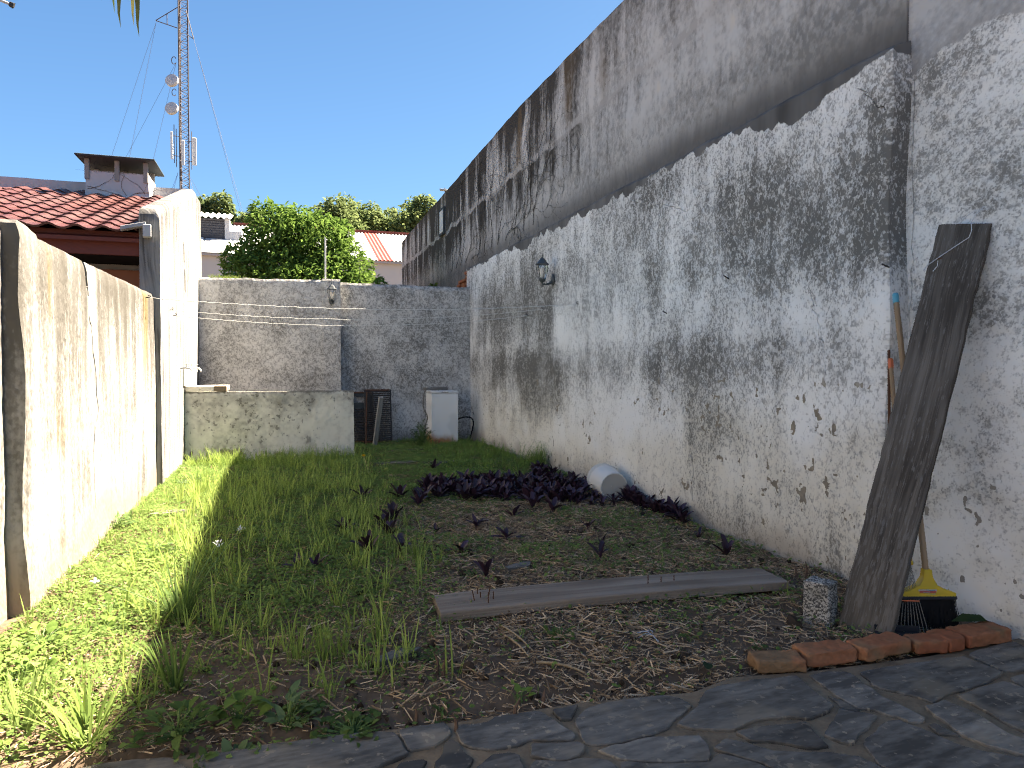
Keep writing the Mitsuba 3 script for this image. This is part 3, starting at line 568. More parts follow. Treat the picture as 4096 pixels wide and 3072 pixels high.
put('wire', tube([on_plank(1.90, .035, .012), on_plank(1.93, .05, .014), on_plank(1.96, .045, .01)], .0022, 5), 'steel', pk)
bd = thing('board', 'grey wooden board lying flat on the bare soil, rusty nails sticking up', 'board')
BO = np.array([.785, 3.79, .062]); BL = np.array([2.003, -.145, .012]); BW = np.array([-.02, -.295, 0])
m_, uv_ = board(BO, BL, BW, 2.01, .292, .05, .012, 5, 60, 8, .004); V_, F_ = m_
if trimesh.Trimesh(V_, F_, process=False).volume < 0: F_ = F_[:, ::-1]
V_[:, 2] = np.where(V_[:, 2] < -1, V_[:, 2], V_[:, 2])
put('timber', (V_, F_), 'board_wood', bd, uv=uv_)
bl_, bw_ = BL / np.linalg.norm(BL), BW / np.linalg.norm(BW)
for a, b, h, lx in ((.20, .16, .055, -.012), (.235, .06, .035, 0), (.24, .12, .032, 0), (.262, .22, .06, 0), (.29, .10, .055, .008), (.30, .17, .045, 0), (1.20, .15, .055, 0), (1.285, .14, .035, 0), (1.37, .13, .035, 0)):
    p = BO + bl_ * a + bw_ * b + [0, 0, .012 * 4 * (a / 2.01) * (1 - a / 2.01) - .004]
    put('nail', tube([p, p + [lx, 0, h]], .0032, 5), 'rusty_iron', bd)

# ------------------------------------------------------------------ granite block, brick edging, stray brick
def rough_block(o, x, y, h, sx, sy, seed, rad, amp, n=.02):
    m = Manifold.hull_points(np.array([[a, b, c] for a in (rad, sx - rad) for b in (rad, sy - rad) for c in (rad, h - rad)])) if False else None
    v, f = box(0, sx, 0, sy, 0, h, rad); g = Manifold(Mesh(np.asarray(v, np.float32), np.asarray(f, np.uint32))).refine_to_length(n)
    v, f = vf(g); t = trimesh.Trimesh(v, f); c = np.array([sx, sy, h]) / 2
    d = v + t.vertex_normals * (amp * 2 * fb(v[:, 0] * 22 + seed, v[:, 1] * 22, v[:, 2] * 22, 3, seed) + amp * .8 * fb(v[:, 0] * 90 + seed, v[:, 1] * 90, v[:, 2] * 90, 2, seed + 1))[:, None]
    return mv((d, f), frame(o, x, y))
gr = put('granite_block', rough_block((2.524, 2.955, -.01), (.059, -.118, 0), (.100, .055, 0), .232, .132, .115, 3, .007, .006, .010), 'granite', label='speckled grey granite block standing on the soil beside the plank', cat='granite block', smooth=35)
for (x0, y0), (x1, y1), dpt, z0, lab in (((1.925, 2.522), (2.135, 2.462), .12, .0, 'yellowish worn brick at the left end of the brick edging'), ((2.165, 2.50), (2.425, 2.482), .12, .004, 'second brick from the left in the edging, chipped at its corner'),
                                   ((2.435, 2.448), (2.72, 2.476), .12, .012, 'dark red brick in front of the plank foot'), ((2.728, 2.462), (2.888, 2.424), .10, .004, 'brownish broken brick half, fourth from the left in the edging'),
                                   ((2.893, 2.425), (3.0, 2.434), .125, .006, 'short brick half, second from the right end of the edging'), ((3.01, 2.425), (3.295, 2.434), .13, .008, 'large red brick at the right end of the edging, against the wall')):
    a = np.array([x0, y0, z0 - .004]); b = np.array([x1, y1, z0 - .004]); L = np.linalg.norm(b - a)
    put('brick', rough_block(a, b - a, [-(b - a)[1], (b - a)[0], 0], .058 + R.uniform(-.002, .004), L - .004, dpt, int(x0 * 50), .006, .010, .014), 'brick_clay', label=lab, cat='brick', group='bricks edging the bare soil', smooth=50)
put('brick', rough_block((2.405, 11.5, .02), (1, 0, 0), (0, 1, 0), .085, .11, .12, 9, .006, .004, .02), 'brick_clay', label='reddish brick wedged under the front of the white washing machine', cat='brick', smooth=50)

# ------------------------------------------------------------------ broom, rake, rod, dustpan
br = thing('broom', 'broom with a yellow head and black bristles behind the plank', 'broom')
b0, b1 = np.array([2.915, 2.742, 0]), np.array([3.19, 2.655, 0]); bx_ = (b1 - b0) / np.linalg.norm(b1 - b0); by_ = np.array([-bx_[1], bx_[0], 0]); BM = frame((b0 + b1) / 2, bx_, by_)
hd = [(-.135, .17), (-.135, .185), (-.10, .196), (-.045, .222), (-.022, .262), (-.018, .30), (.018, .30), (.022, .262), (.045, .222), (.10, .196), (.135, .185), (.135, .17)]
v, f = prism(hd, -.022, .022); hm = vf(Manifold(Mesh(np.asarray(v, np.float32), np.asarray(f, np.uint32))).refine_to_length(.02)); v, f = hm
k = 1 + .0 * v[:, 2]; v = np.c_[v[:, 0], v[:, 2] * np.clip(1.15 - (v[:, 1] - .17) * 3.2, .7, 1.1), v[:, 1]]
put('head', mv(outward((v, f)), BM), 'yellow_plastic', br, smooth=40)
put('bristle_holder', mv(box(-.142, .142, -.027, .027, .152, .171, .004), BM), 'black_plastic', br)
mb = MB(); cols = []
for i in range(900):
    x = R.uniform(-.138, .138); y = R.uniform(-.022, .022); x1 = x * 1.13 + R.normal(0, .008); y1 = y * 1.5 + R.normal(0, .006)
    mb.add(tube([(x, y, .155), ((x + x1) / 2, (y + y1) / 2, .08), (x1, y1, R.uniform(.0, .02))], .0012, 3, False))
put('bristles', (lambda m: mv(m[0], BM))(mb.out()), 'black_plastic', br, kind='stuff')
lb = mv(box(-.052, .040, -.0235, -.0215, .176, .204), BM); put('sticker', lb, 'sheet_white', br, label='torn paper sticker on the yellow head')
put('sticker_band', mv(box(-.046, .036, -.0242, -.0236, .186, .198), BM), 'sheet_red', 'broom__sticker'); put('sticker_band', mv(box(-.006, .026, -.0242, -.0236, .1985, .2035), BM), 'blue_plastic', 'broom__sticker')
put('sticker_band', mv(box(-.030, .004, -.0247, -.0243, .190, .1925), BM), 'sheet_white', 'broom__sticker'); put('sticker_band', mv(box(-.008, .032, -.0242, -.0236, .178, .183), BM), 'sheet_white', 'broom__sticker')
def stick(a, b, r, n=10): return tube([np.array(a) * (1 - t) + np.array(b) * t for t in np.linspace(0, 1, n)], r, 10)
def put_stick(name, a, b, r, mat, parent, **k):
    m = stick(a, b, r); L = np.linalg.norm(np.array(b) - np.array(a)); n = 10
    uvs = np.vstack([np.c_[np.full(n, t * L), np.arange(n) * .01] for t in np.linspace(0, 1, n)] + [[[0, 0], [L, 0]]]); return put(name, m, mat, parent, uv=uvs, smooth=True, **k)
hb, ht = np.array([3.052, 2.70, .275]), np.array([3.218, 3.058, 1.66])
put_stick('handle', hb, ht, .0145, 'handle_wood', br)
dd = (ht - hb) / np.linalg.norm(ht - hb)
put('cap', tube([ht - dd * .004, ht + dd * .045, ht + dd * .052], [.0165, .0165, .012], 12), 'blue_plastic', br, label='light blue plastic cap on the broom handle')
rk = thing('rake', 'leaf rake with thin wire tines leaning behind the plank', 'rake')
fr = np.array([2.985, 2.755, .335]); bc = np.array([2.885, 2.700, .012]); sp = np.array([.11, -.055, 0])
rt = np.array([3.215, 3.085, 1.30]); rd = (rt - fr) / np.linalg.norm(rt - fr)
for i in range(16):
    t = (i - 7.5) / 7.5; e = bc + sp * t
    a = fr + sp * t * .12
    put('tine', tube([a, a * .5 + e * .5 + [0, 0, .0], e + [0, 0, .03], e + np.array([-.012, -.02, .004]), e + np.array([-.022, -.045, -.004])], .0022, 4), 'tine_iron', rk)
mid = fr * .42 + bc * .58; put('spreader_bar', mv(box(-.078, .078, -.004, .004, -.007, .007, .002), frame(mid, sp, (0, .3, 1))), 'orange_plastic', rk)
put('ferrule', tube([fr - rd * .02, fr + rd * .045, fr + rd * .07], [.030, .018, .014], 10), 'yellow_plastic', rk)
put_stick('handle', fr + rd * .05, rt, .0115, 'handle_wood', rk)
put('cap', tube([rt - rd * .002, rt + rd * .05, rt + rd * .056], [.014, .014, .010], 10), 'orange_plastic', rk, label='orange plastic cap on the rake handle')
put('iron_rod', stick((3.165, 3.02, -.02), (3.243, 3.128, 1.40), .0075), 'rusty_iron', label='thin rusty iron rod leaning in the wall corner left of the broom handle', cat='rod', smooth=True)
dpn = MB(); v, f = prism([(0, 0), (.20, .03), (.21, .13), (-.02, .10)], 0, .006); dpn.add((v, f)); v, f = prism([(0, -.006), (.20, .024), (.20, .03), (0, 0)], 0, .035); dpn.add((v, f))
put('dustpan', mv(dpn.out()[0], rotz(2.55, (2.90, 2.60, .028))), 'black_plastic', label='black plastic dustpan lying on the soil at the plank foot', cat='dustpan')

# ------------------------------------------------------------------ bucket
bu = thing('bucket', 'white plastic bucket lying on its side against the right wall', 'bucket')
ax = np.array([-.10, -.99, -.07]); BKM = frame((3.075, 6.52, .168), (0, 0, 1), (1, 0, 0)); z_ = ax / np.linalg.norm(ax); x_ = np.cross([0, 0, 1], z_); x_ /= np.linalg.norm(x_); BKM = np.eye(4); BKM[:3, 0], BKM[:3, 1], BKM[:3, 2], BKM[:3, 3] = x_, np.cross(z_, x_), z_, (3.075, 6.50, .185)
prof = [(.147, .0), (.156, .0), (.162, .012), (.153, .014), (.153, .028), (.163, .030), (.163, .038), (.153, .040), (.153, .056), (.163, .058), (.163, .066), (.1525, .068), (.150, .12), (.138, .345), (.134, .352), (.134, .358), (.126, .358), (.124, .350), (.03, .348), (.029, .352), (.024, .352), (.023, .347), (.0005, .347)]
put('shell', mv(outward(lathe(prof, 48)), BKM), 'white_plastic', bu, smooth=35)
put('inside', mv(lathe([(.146, 0), (.135, .33), (.0005, .335)], 40), BKM), 'white_plastic', bu, smooth=35)
put('base_disc', mv(outward(lathe([(.0005, .3525), (.023, .3525), (.0235, .3565), (.029, .3565), (.0295, .3525), (.1235, .3525), (.1235, .350), (.0005, .350)], 40)), BKM), 'dirty_plastic', bu, label='dirty grey base with a raised ring')
put('handle', mv(tube([(.158 * math.cos(a), .158 * math.sin(a), .05 + .0 * a) for a in np.linspace(.3, 2.8, 20)], .003, 6), BKM), 'steel', bu)

# ------------------------------------------------------------------ washing machine, hoses
wm = thing('washing_machine', 'small white top loading washing machine standing in the back corner', 'washing machine')
WM = rotz(-.02, (2.615, 11.84, 0))
def mat_rust(p, n, uv):
    e = fbm(p.x * 8, p.z * 5, 141, 4) - .5; b = fbm(p.x * 4, p.z * 3, 142, 3)
    c = mix((.76, .77, .76), (.62, .63, .62), smoothstep(.5, .75, b) * .6)
    return mix(c, mix((.50, .27, .10), (.30, .13, .06), e + .5), smoothstep(.24, .08, p.z + e * .18 - .25 * dr.exp(-dr.square((p.x - 2.62) / .14)) * 0 + .8 * dr.maximum(p.x - 2.66, 0)))
gloss('rusty_enamel', mikit.proc(mat_rust), .35, .5)
put('body', mv(box(-.228, .228, -.25, .25, .01, .872, .012), WM), 'rusty_enamel', wm, label='white cabinet rusting along its bottom')
put('lid', mv(box(-.231, .231, -.253, .253, .876, .918, .012), WM), 'white_enamel', wm)
put('lid_handle', mv(box(-.055, .06, -.262, -.25, .893, .903, .003), WM), 'black_plastic', wm)
put('back_cover', mv(box(.20, .262, .10, .22, .20, .44, .01), WM), 'black_plastic', wm)
pts = []
for i in range(80):
    a = i / 79 * 3.1 * 2 * math.pi; pts.append((2.50 + .20 * math.cos(a) + .012 * math.sin(i * 1.7), 11.80 + .11 * math.sin(a) + .012 * math.cos(i), .937 + .010 * (i / 26) + .004 * math.sin(i * .9)))
pts += [(2.33, 11.66, .945), (2.27, 11.58, .91), (2.245, 11.56, .80), (2.24, 11.56, .68), (2.27, 11.55, .58), (2.305, 11.55, .50), (2.295, 11.55, .42), (2.265, 11.55, .34), (2.25, 11.55, .15), (2.26, 11.55, .0)]
def spline(p, n):
    from scipy.interpolate import CubicSpline
    p = np.asarray(p, float); t = np.r_[0, np.cumsum(np.linalg.norm(np.diff(p, axis=0), axis=1))]; return CubicSpline(t, p)(np.linspace(0, t[-1], n))
put('garden_hose', tube(spline(pts, 220), .011, 8), 'hose_grey', label='grey hose coiled on the washing machine lid and hanging down its side', cat='hose', smooth=True)
put('drain_hose', tube(spline([(2.86, 11.98, .40), (2.93, 12.0, .415), (3.02, 12.03, .435), (3.13, 12.05, .44), (3.21, 12.06, .40), (3.225, 12.06, .31), (3.20, 12.05, .2), (3.15, 12.03, .06), (3.1, 12.0, .0)], 50), .013, 8), 'rubber', label='black hose arching from the back of the washing machine to the grass', cat='hose', smooth=True)

# ------------------------------------------------------------------ grill grates
def grate(label, x0, x1, z1, y, n, hole, ang):
    g = thing('grill_grate', label, 'grill grate'); M = np.eye(4); c, s = math.cos(ang), math.sin(ang); M[1:3, 1:3] = [[c, -s], [s, c]]; M[:3, 3] = (0, y, .0)
    for x in (x0, x1): put('frame_bar', mv(box(x - .012, x + .012, -.012, .012, .0, z1, .003), M), 'dark_iron', g)
    for z in (.06, z1 - .005): put('frame_bar', mv(box(x0 + .0125, x1 - .0125, -.011, .011, z - .012, z + .012, .003), M), 'rusty_iron', g)
    top = z1 - (.28 if hole else .02)
    for k in range(n):
        z = .09 + (top - .1) * k / (n - 1); put('grate_bar', mv(tube([(x0 + .01, -.016, z), (x1 - .01, -.016, z + R.normal(0, .002))], .0125, 6), M), 'dark_iron', g)
    if hole:
        for a in ((x0 + .0125, x1 - .0125, -.004, .004, top - .02, top + .10), (x0 + .0125, x1 - .0125, -.004, .004, z1 - .075, z1 - .018), (x0 + .0125, x0 + .05, -.0039, .0039, top + .1005, z1 - .0755), (x1 - .12, x1 - .0125, -.0039, .0039, top + .1005, z1 - .0755)): put('plate', mv(box(*a), M), 'slab_dark', g)
grate('dark grill grate with an opening in its top plate, half hidden by the low wall', 1.13, 1.50, .895, 12.16, 20, True, -.13)
grate('dark iron grill grate with dense bars leaning on the back wall', 1.36, 1.79, .945, 12.03, 25, False, -.17)
put('fence_post', mv(box(-.035, .035, -.03, .03, 0, .90, .004), frame((1.46, 11.72, -.02), (1, .1, -.06), (0, .95, .3)) @ np.array([[1, 0, 0, 0], [0, 1, 0, 0], [0, 0, 1, 0], [0, 0, 0, 1]])), 'concrete', label='short grey concrete post leaning in front of the grill grates', cat='post')
put('iron_bar', tube([(1.325, 11.72, -.02), (1.365, 11.95, .90)], .011, 6), 'rusty_iron', label='thin rusty bar leaning on the left grill grate', cat='iron bar')

# ------------------------------------------------------------------ laundry sink and taps
sk = thing('laundry_sink', 'tiled laundry sink on top of the low wall', 'sink')
put('basin', box(-1.19, -.70, 10.47, 10.95, .72, .99, .01), 'concrete', sk)
for k, (a, b, mt) in enumerate(((-1.195, -1.02, 'tile_glaze'), (-1.018, -.845, 'tile_glaze'), (-.843, -.685, 'tile_brown'))): put('rim_tile', box(a, b, 10.285, 10.36, .985, 1.058, .005), mt, sk)
for k in range(3): put('rim_tile', box(-1.195 + k * .17, -1.027 + k * .17, 10.92, 10.99, .992, 1.058, .005), 'tile_glaze', sk)
for a, b, mt in ((10.362, 10.56, 'tile_glaze'), (10.562, 10.74, 'tile_brown'), (10.742, 10.918, 'tile_glaze')): put('rim_tile', box(-.755, -.682, a, b, .992, 1.058, .005), mt, sk)
for a, b in ((10.362, 10.63), (10.632, 10.918)): put('rim_tile', box(-1.195, -1.13, a, b, .992, 1.058, .005), 'tile_glaze', sk)
for a, b in ((10.15, 10.48), (10.483, 10.9)): put('splashback', box(-1.215, -1.185, a, b, 1.06, 1.30, .004), 'tile_glaze', sk)
for y, lab in ((9.95, 'leftmost of the three chrome taps above the laundry sink'), (10.5, 'middle one of the three chrome taps above the laundry sink'), (11.02, 'rightmost of the three chrome taps above the laundry sink')):
    tp = thing('tap', lab, 'tap', 'taps above the laundry sink'); z = 1.30
    put('body', tube([(-1.22, y, z), (-1.14, y, z), (-1.10, y, z - .005), (-1.075, y, z - .03), (-1.068, y, z - .05)], [.012, .012, .013, .010, .009], 8), 'steel', tp, smooth=True)
    put('stem', tube([(-1.135, y, z), (-1.135, y, z + .05)], .007, 8), 'steel', tp); put('handle', tube([(-1.135, y - .028, z + .052), (-1.135, y + .028, z + .052)], .005, 6), 'steel', tp)
    put('handle', tube([(-1.163, y, z + .052), (-1.107, y, z + .052)], .005, 6), 'steel', tp)

# ------------------------------------------------------------------ wall lanterns
def lantern(label, o, toward, s=1.0, out=.15):
    """o: point on the wall behind the arm; toward: unit direction out of the wall."""
    g = thing('wall_lantern', label, 'wall lantern', 'black wall lanterns'); tw = np.array(toward, float); sd = np.cross([0, 0, 1], tw)
    M = np.eye(4); M[:3, 0], M[:3, 1], M[:3, 2], M[:3, 3] = sd, tw, (0, 0, 1), o
    A = lambda m: mv((vf(m)[0] * s, vf(m)[1]), M)
    v, f = lathe([(.0005, .0), (.04, .0), (.045, .006), (.040, .013), (.022, .02), (.0005, .022)], 20); v = np.c_[v[:, 0], v[:, 2], v[:, 1] * 1.65]
    put('back_plate', A(outward((v, f))), 'lantern_metal', g, smooth=40)
    c = out; top = .06
    put('arm', A(tube(spline([(0, .01, -.02), (0, c * .45, -.055), (0, c * .8, -.06), (0, c, -.055), (0, c, -.03)], 14), [.018] * 3 + [.014] * 4 + [.011] * 7, 8)), 'lantern_metal', g, smooth=True)
    put('finial', A(mv(lathe([(.0005, -.10), (.006, -.095), (.008, -.075), (.006, -.06), (.016, -.04), (.032, -.028), (.040, -.012), (.0005, -.012)], 12), np.array([[1, 0, 0, 0], [0, 1, 0, c], [0, 0, 1, 0], [0, 0, 0, 1.0]]))), 'lantern_metal', g, smooth=50)
    C = np.array([[1, 0, 0, 0], [0, 1, 0, c], [0, 0, 1, 0], [0, 0, 0, 1.0]])
    put('base_ring', A(mv(outward(lathe([(.0005, -.012), (.038, -.012), (.044, 0), (.044, .008), (.0005, .008)], 6)), C)), 'lantern_metal', g)
    rib = [(.040, .008), (.062, .07), (.070, .13), (.066, .18)]
    for k in range(6):
        a = k * math.pi / 3; put('cage_rib', A(mv(tube([(r * math.cos(a), r * math.sin(a), z) for r, z in rib], .0045, 5), C)), 'lantern_metal', g)
        b = a + math.pi / 3; V = []
        for r, z in rib: V += [(r * .95 * math.cos(a), r * .95 * math.sin(a), z), (r * .95 * math.cos(b), r * .95 * math.sin(b), z)]
        put('pane', A(mv((np.array(V), np.array([[0, 1, 3, 2], [2, 3, 5, 4], [4, 5, 7, 6]])), C)), 'lantern_glass', g)
    put('bulb', A(mv(lathe([(.0005, .02), (.022, .022), (.026, .06), (.026, .12), (.016, .15), (.0005, .155)], 14), C)), 'frosted', g, smooth=40)
    put('roof', A(mv(outward(lathe([(.0005, .18), (.086, .18), (.088, .188), (.062, .205), (.050, .228), (.022, .258), (.008, .268), (.005, .29), (.009, .298), (.004, .312), (.0005, .316)], 6)), C)), 'lantern_metal', g)
lantern('black lantern on the right wall, mottled plaster around it', (3.245, 8.28, 2.40), (-1, 0, 0), 1.0, .145)
lantern('black lantern fixed to the pillar of the back wall, below its top', (.815, 12.115, 2.415), (0, -1, 0), .95, .13)

# ------------------------------------------------------------------ clothes lines, poles, small hardware
for a, b, sag, lab in (((-1.25, 7.84, 2.0), (3.245, 7.47, 2.03), .09, 'nearest clothes line, hooked into the cracked left wall'), ((-1.20, 9.03, 1.97), (3.245, 8.60, 2.06), .12, 'middle clothes line strung from the tall gable wall'), ((-1.20, 9.31, 1.925), (3.245, 9.2, 2.02), .13, 'lowest clothes line strung from the tall gable wall')):
    cl = thing('clothes_line', lab, 'clothes line', 'clothes lines strung across the yard'); a, b = np.array(a), np.array(b); t = np.linspace(0, 1, 40)[:, None]
    P_ = a * (1 - t) + b * t; P_[:, 2] -= 4 * sag * (t * (1 - t))[:, 0]
    put('cord', tube(P_, .0032, 5), 'rope_white', cl, smooth=True)
    for e, s in ((a, 1), (b, -1)):
        hk = np.array([e + [-.03 * s, 0, 0], e + [.02 * s, 0, .0], e + [.035 * s, 0, .012], e + [.03 * s, 0, .025], e + [.012 * s, 0, .02]]); put('hook', tube(hk, .005, 5), 'dark_iron', cl)
    put('knot', tube([a + [.14, -.012, -.02], a + [.15, .0, .008], a + [.16, .01, -.01]], .006, 5), 'rope_white', cl)
put('metal_pole', tube([(.729, 12.24, 2.70), (.731, 12.24, 3.47)], .013, 8), 'galvanised', label='thin grey metal pole standing on the back wall pillar', cat='pole', smooth=True)
for y, z in ((3.16, 1.86), (5.55, 1.78), (4.65, 1.98)): put('wall_nail', tube([(3.26 if y > 3.2 else 3.30, y, z), (3.20, y - .02, z + .02)], .005, 5), 'dark_iron', label={3.16: 'bent dark nail in the wall corner above the blue capped handle', 5.55: 'dark nail in the mouldy right wall, lower and left of the other one', 4.65: 'dark nail in the mouldy right wall, nearer the wall corner'}[y], cat='nail')
fl = thing('floodlight', 'small floodlight on a bracket on top of the right wall', 'floodlight')
put('head', mv(box(-.09, .09, -.06, .06, -.014, .014, .005), frame((3.40, 15.15, 5.15), (.9, -.3, -.1), (.3, .9, 0))), 'galvanised', fl); put('bracket', tube([(3.44, 15.15, 5.0), (3.42, 15.15, 5.2)], .012, 6), 'dark_iron', fl)
an = thing('rooftop_mast', 'pale metal aerial rod with a dark clamp at its tip, top left', 'aerial')
put('rod', tube([(-3.3, 5.0, 4.04), (-1.51, 5.0, 3.467)], .0085, 8), 'galvanised', an, smooth=True); put('clamp', mv(box(-.013, .013, -.010, .010, -.014, .014, .003), frame((-1.505, 5.0, 3.465), (.88, 0, -.28), (0, 1, 0))), 'dark_iron', an)
put('clamp_pin', tube([(-1.505, 5.0, 3.445), (-1.488, 5.0, 3.478)], .003, 5), 'dark_iron', an); put('support_pole', tube([(-3.3, 5.0, -.05), (-3.3, 5.0, 4.4)], .025, 8), 'galvanised', an, smooth=True)
for (x, y), a, s, sd_, lab in (((.478, 3.105), .5, .085, 1, 'flat grey piece of slate lying on soil left of the board'), ((-.95, 6.72), .2, .13, 2, 'flat slate half sunk in the sunlit ground cover'), ((1.45, 4.25), .3, .09, 3, 'grey slate piece lying behind the board'), ((1.45, 9.3), .1, .22, 4, 'slate stepping stone nearest the yellow flower'), ((2.0, 9.2), .1, .2, 5, 'slate stepping stone near the lone purple plant'), ((1.75, 10.8), .1, .25, 6, 'slate stepping stone in front of the grill grates')):
    r = np.random.default_rng(sd_); th = np.sort(r.uniform(0, 2 * math.pi, 9)); pg = [(s * (1 + .5 * abs(math.cos(t))) * r.uniform(.75, 1.05) * math.cos(t), s * .6 * r.uniform(.8, 1.1) * math.sin(t)) for t in th]
    put('slate_piece', mv(prism(Polygon(pg).convex_hull, -.03, .016), rotz(a, (x, y, float(soil_z(np.array(x), np.array(y)) + .022)))), 'slate', label=lab, cat='slate')

# ------------------------------------------------------------------ vegetation helpers (each returns vertices, faces, colours)
def colmix(a, b, t): return np.asarray(a) * (1 - t[:, None]) + np.asarray(b) * t[:, None]
def pack(V, F, C):
    """V (n, k, 3), F (m, 3) local, C (n, 3) -> one mesh with vertex colours."""
    n, k = V.shape[:2]; C = np.asarray(C, float); C = np.where((C[:, 1:2] > C[:, :1]) & (C[:, 1:2] > 1.6 * C[:, 2:]), C * .82 + .18 * C.mean(1, keepdims=True), C)
    return (V.reshape(-1, 3), (F[None] + (np.arange(n) * k)[:, None, None]).reshape(-1, 3)), np.repeat(C, k, axis=0)
def blades(base, az, length, width, lean, curl, col, r):
    """Grass blades: tapering strips that lean and curl over."""
    n = len(base); t = np.array([0, .35, .7, 1.0]); d = np.stack([np.cos(az), np.sin(az), np.zeros(n)], -1); s = np.stack([-np.sin(az), np.cos(az), np.zeros(n)], -1)
    V = []
    for i, tt in enumerate(t):
        out = length * (np.sin(lean) * tt + curl * tt ** 2.2); up = length * np.cos(lean) * (tt - .45 * curl * tt ** 2.5)
        c = base + d * out[:, None] + np.array([0, 0, 1.0]) * up[:, None]; w = width * (.75, 1.0, .7, 0)[i]
        if i < 3: V += [c - s * (w / 2)[:, None], c + s * (w / 2)[:, None]]
        else: V.append(c)
    F = np.array([[0, 1, 3], [0, 3, 2], [2, 3, 5], [2, 5, 4], [4, 5, 6]])
    return pack(np.stack(V, 1), F, col)
def leaves(c, az, tilt, roll, L, W, col, shape=1, fold=.25, droop=.2):
    """Leaves from their stalk ends c: pointed (shape 1) or round (shape 0), folded along the midrib."""
    n = len(c); ct, st = np.cos(tilt), np.sin(tilt); d = np.stack([np.cos(az) * ct, np.sin(az) * ct, st], -1); s = np.stack([-np.sin(az), np.cos(az), np.zeros(n)], -1)
    u = np.cross(d, s); cr, sr = np.cos(roll)[:, None], np.sin(roll)[:, None]; s, u = s * cr + u * sr, u * cr - s * sr
    u = np.where((u[:, 2:] < 0), -u, u)
    L, W = L[:, None], W[:, None]; a = (.32, .72) if shape else (.4, .85); wa = (1.0, .72) if shape else (1.0, .75)
    P = lambda l, w, h: c + d * L * l + s * W * .5 * w + u * (L * h)
    V = np.stack([P(0, 0, 0), P(a[0], -wa[0], fold * .3), P(a[0], 0, .04), P(a[0], wa[0], fold * .3), P(a[1], -wa[1], fold * .3 - droop * .4), P(a[1], 0, .02 - droop * .4), P(a[1], wa[1], fold * .3 - droop * .4), P(1, 0, -droop)], 1)
    F = np.array([[0, 2, 1], [0, 3, 2], [1, 2, 5], [1, 5, 4], [2, 3, 6], [2, 6, 5], [4, 5, 7], [5, 6, 7]])
    return pack(V, F, col)
def simple_leaves(c, az, tilt, L, W, col, shape=.42):
    n = len(c); ct, st = np.cos(tilt), np.sin(tilt); d = np.stack([np.cos(az) * ct, np.sin(az) * ct, st], -1); roll = np.sin(az * 7.3) * .5
    s = np.stack([-np.sin(az) * np.cos(roll), np.cos(az) * np.cos(roll), np.sin(roll)], -1)
    V = np.stack([c, c + d * (L * shape)[:, None] - s * (W / 2)[:, None], c + d * (L * shape)[:, None] + s * (W / 2)[:, None], c + d * L[:, None] - np.array([0, 0, .12]) * L[:, None]], 1)
    return pack(V, np.array([[0, 2, 1], [1, 2, 3]]), col)
def add_all(mb, part): mb.add(part[0], part[1])
def gz(x, y): return soil_z(np.asarray(x, float), np.asarray(y, float))
def nz(x, y, f, seed): return fb(np.asarray(x) * f, np.asarray(y) * f, 0, 3, seed) + .5
def scatter(n, dens, x0=-1.25, x1=3.2, y0=2.5, y1=12.1):
    x, y = R.uniform(x0, x1, n), R.uniform(y0, y1, n); keep = R.uniform(0, 1, n) < dens(x, y)
    keep &= ~((y > 10.25) & (x < 1.02)) & ~((x > 2.37) & (x < 2.86) & (y > 11.57)); return x[keep], y[keep]
sm = lambda a, b, x: (lambda t: t * t * (3 - 2 * t))(np.clip((x - a) / (b - a), 0, 1))

def d_straw(x, y):       # dry cut straw over the right front of the plot
    return np.clip(sm(.2, 1.1, x - .12 * (y - 3.5)) * sm(7.3, 5.6, y) + .36, 0, 1) * (.5 + .5 * sm(.3, .62, nz(x, y, 1.5, 201)))
def d_cover(x, y):       # low green leaves: the sunny strip, the rear, and patches between
    d = np.maximum(sm(-.25, -.75, x) * sm(2.5, 3.2, y), sm(5.3, 7.4, y + .5 * (1 - x)) * .95)
    d = np.maximum(d, sm(1.15, .2, x - .10 * (y - 3)) * (.22 + .65 * sm(.32, .6, nz(x, y, 1.3, 202))) * sm(2.5, 4.2, y))
    return np.clip(np.maximum(d, (.16 + .18 * sm(3.6, 5, y)) * sm(.42, .62, nz(x, y, 1.8, 203)) + .03), 0, 1)

# low ground cover
x, y = scatter(460000, d_cover); n = len(x); t = R.uniform(0, 1, n); cl = nz(x, y, 2.2, 204)
far_ = sm(6, 11, y)
base = np.c_[x, y, gz(x, y) + R.uniform(.0, .035, n) * (1 + 1.0 * cl)]
L = (.010 + .024 * R.uniform(0, 1, n) ** 2) * (.75 + .7 * cl); col = colmix((.10, .18, .035), (.27, .39, .075), np.clip(t * .6 + cl * .6 - .15, 0, 1))
col = col * (1 + .15 * far_)[:, None]
part = simple_leaves(base, R.uniform(0, 6.28, n), R.normal(.15, .35, n), L, L * R.uniform(.3, .8, n), col)
put('ground_cover', part[0], 'leaf', color=part[1], kind='stuff', label='low carpet of small green weeds over the soil', cat='ground cover')
# short fine grass between them
x, y = scatter(22000, lambda x, y: np.clip(.75 * d_cover(x, y) + .02, 0, 1)); n = len(x); t = R.uniform(0, 1, n)
mb = MB(); add_all(mb, blades(np.c_[x, y, gz(x, y) - .005], R.uniform(0, 6.28, n), R.uniform(.025, .075, n), R.uniform(.0025, .0045, n), R.uniform(.1, .8, n), R.uniform(0, .6, n), colmix((.09, .16, .03), (.26, .36, .07), t), R))
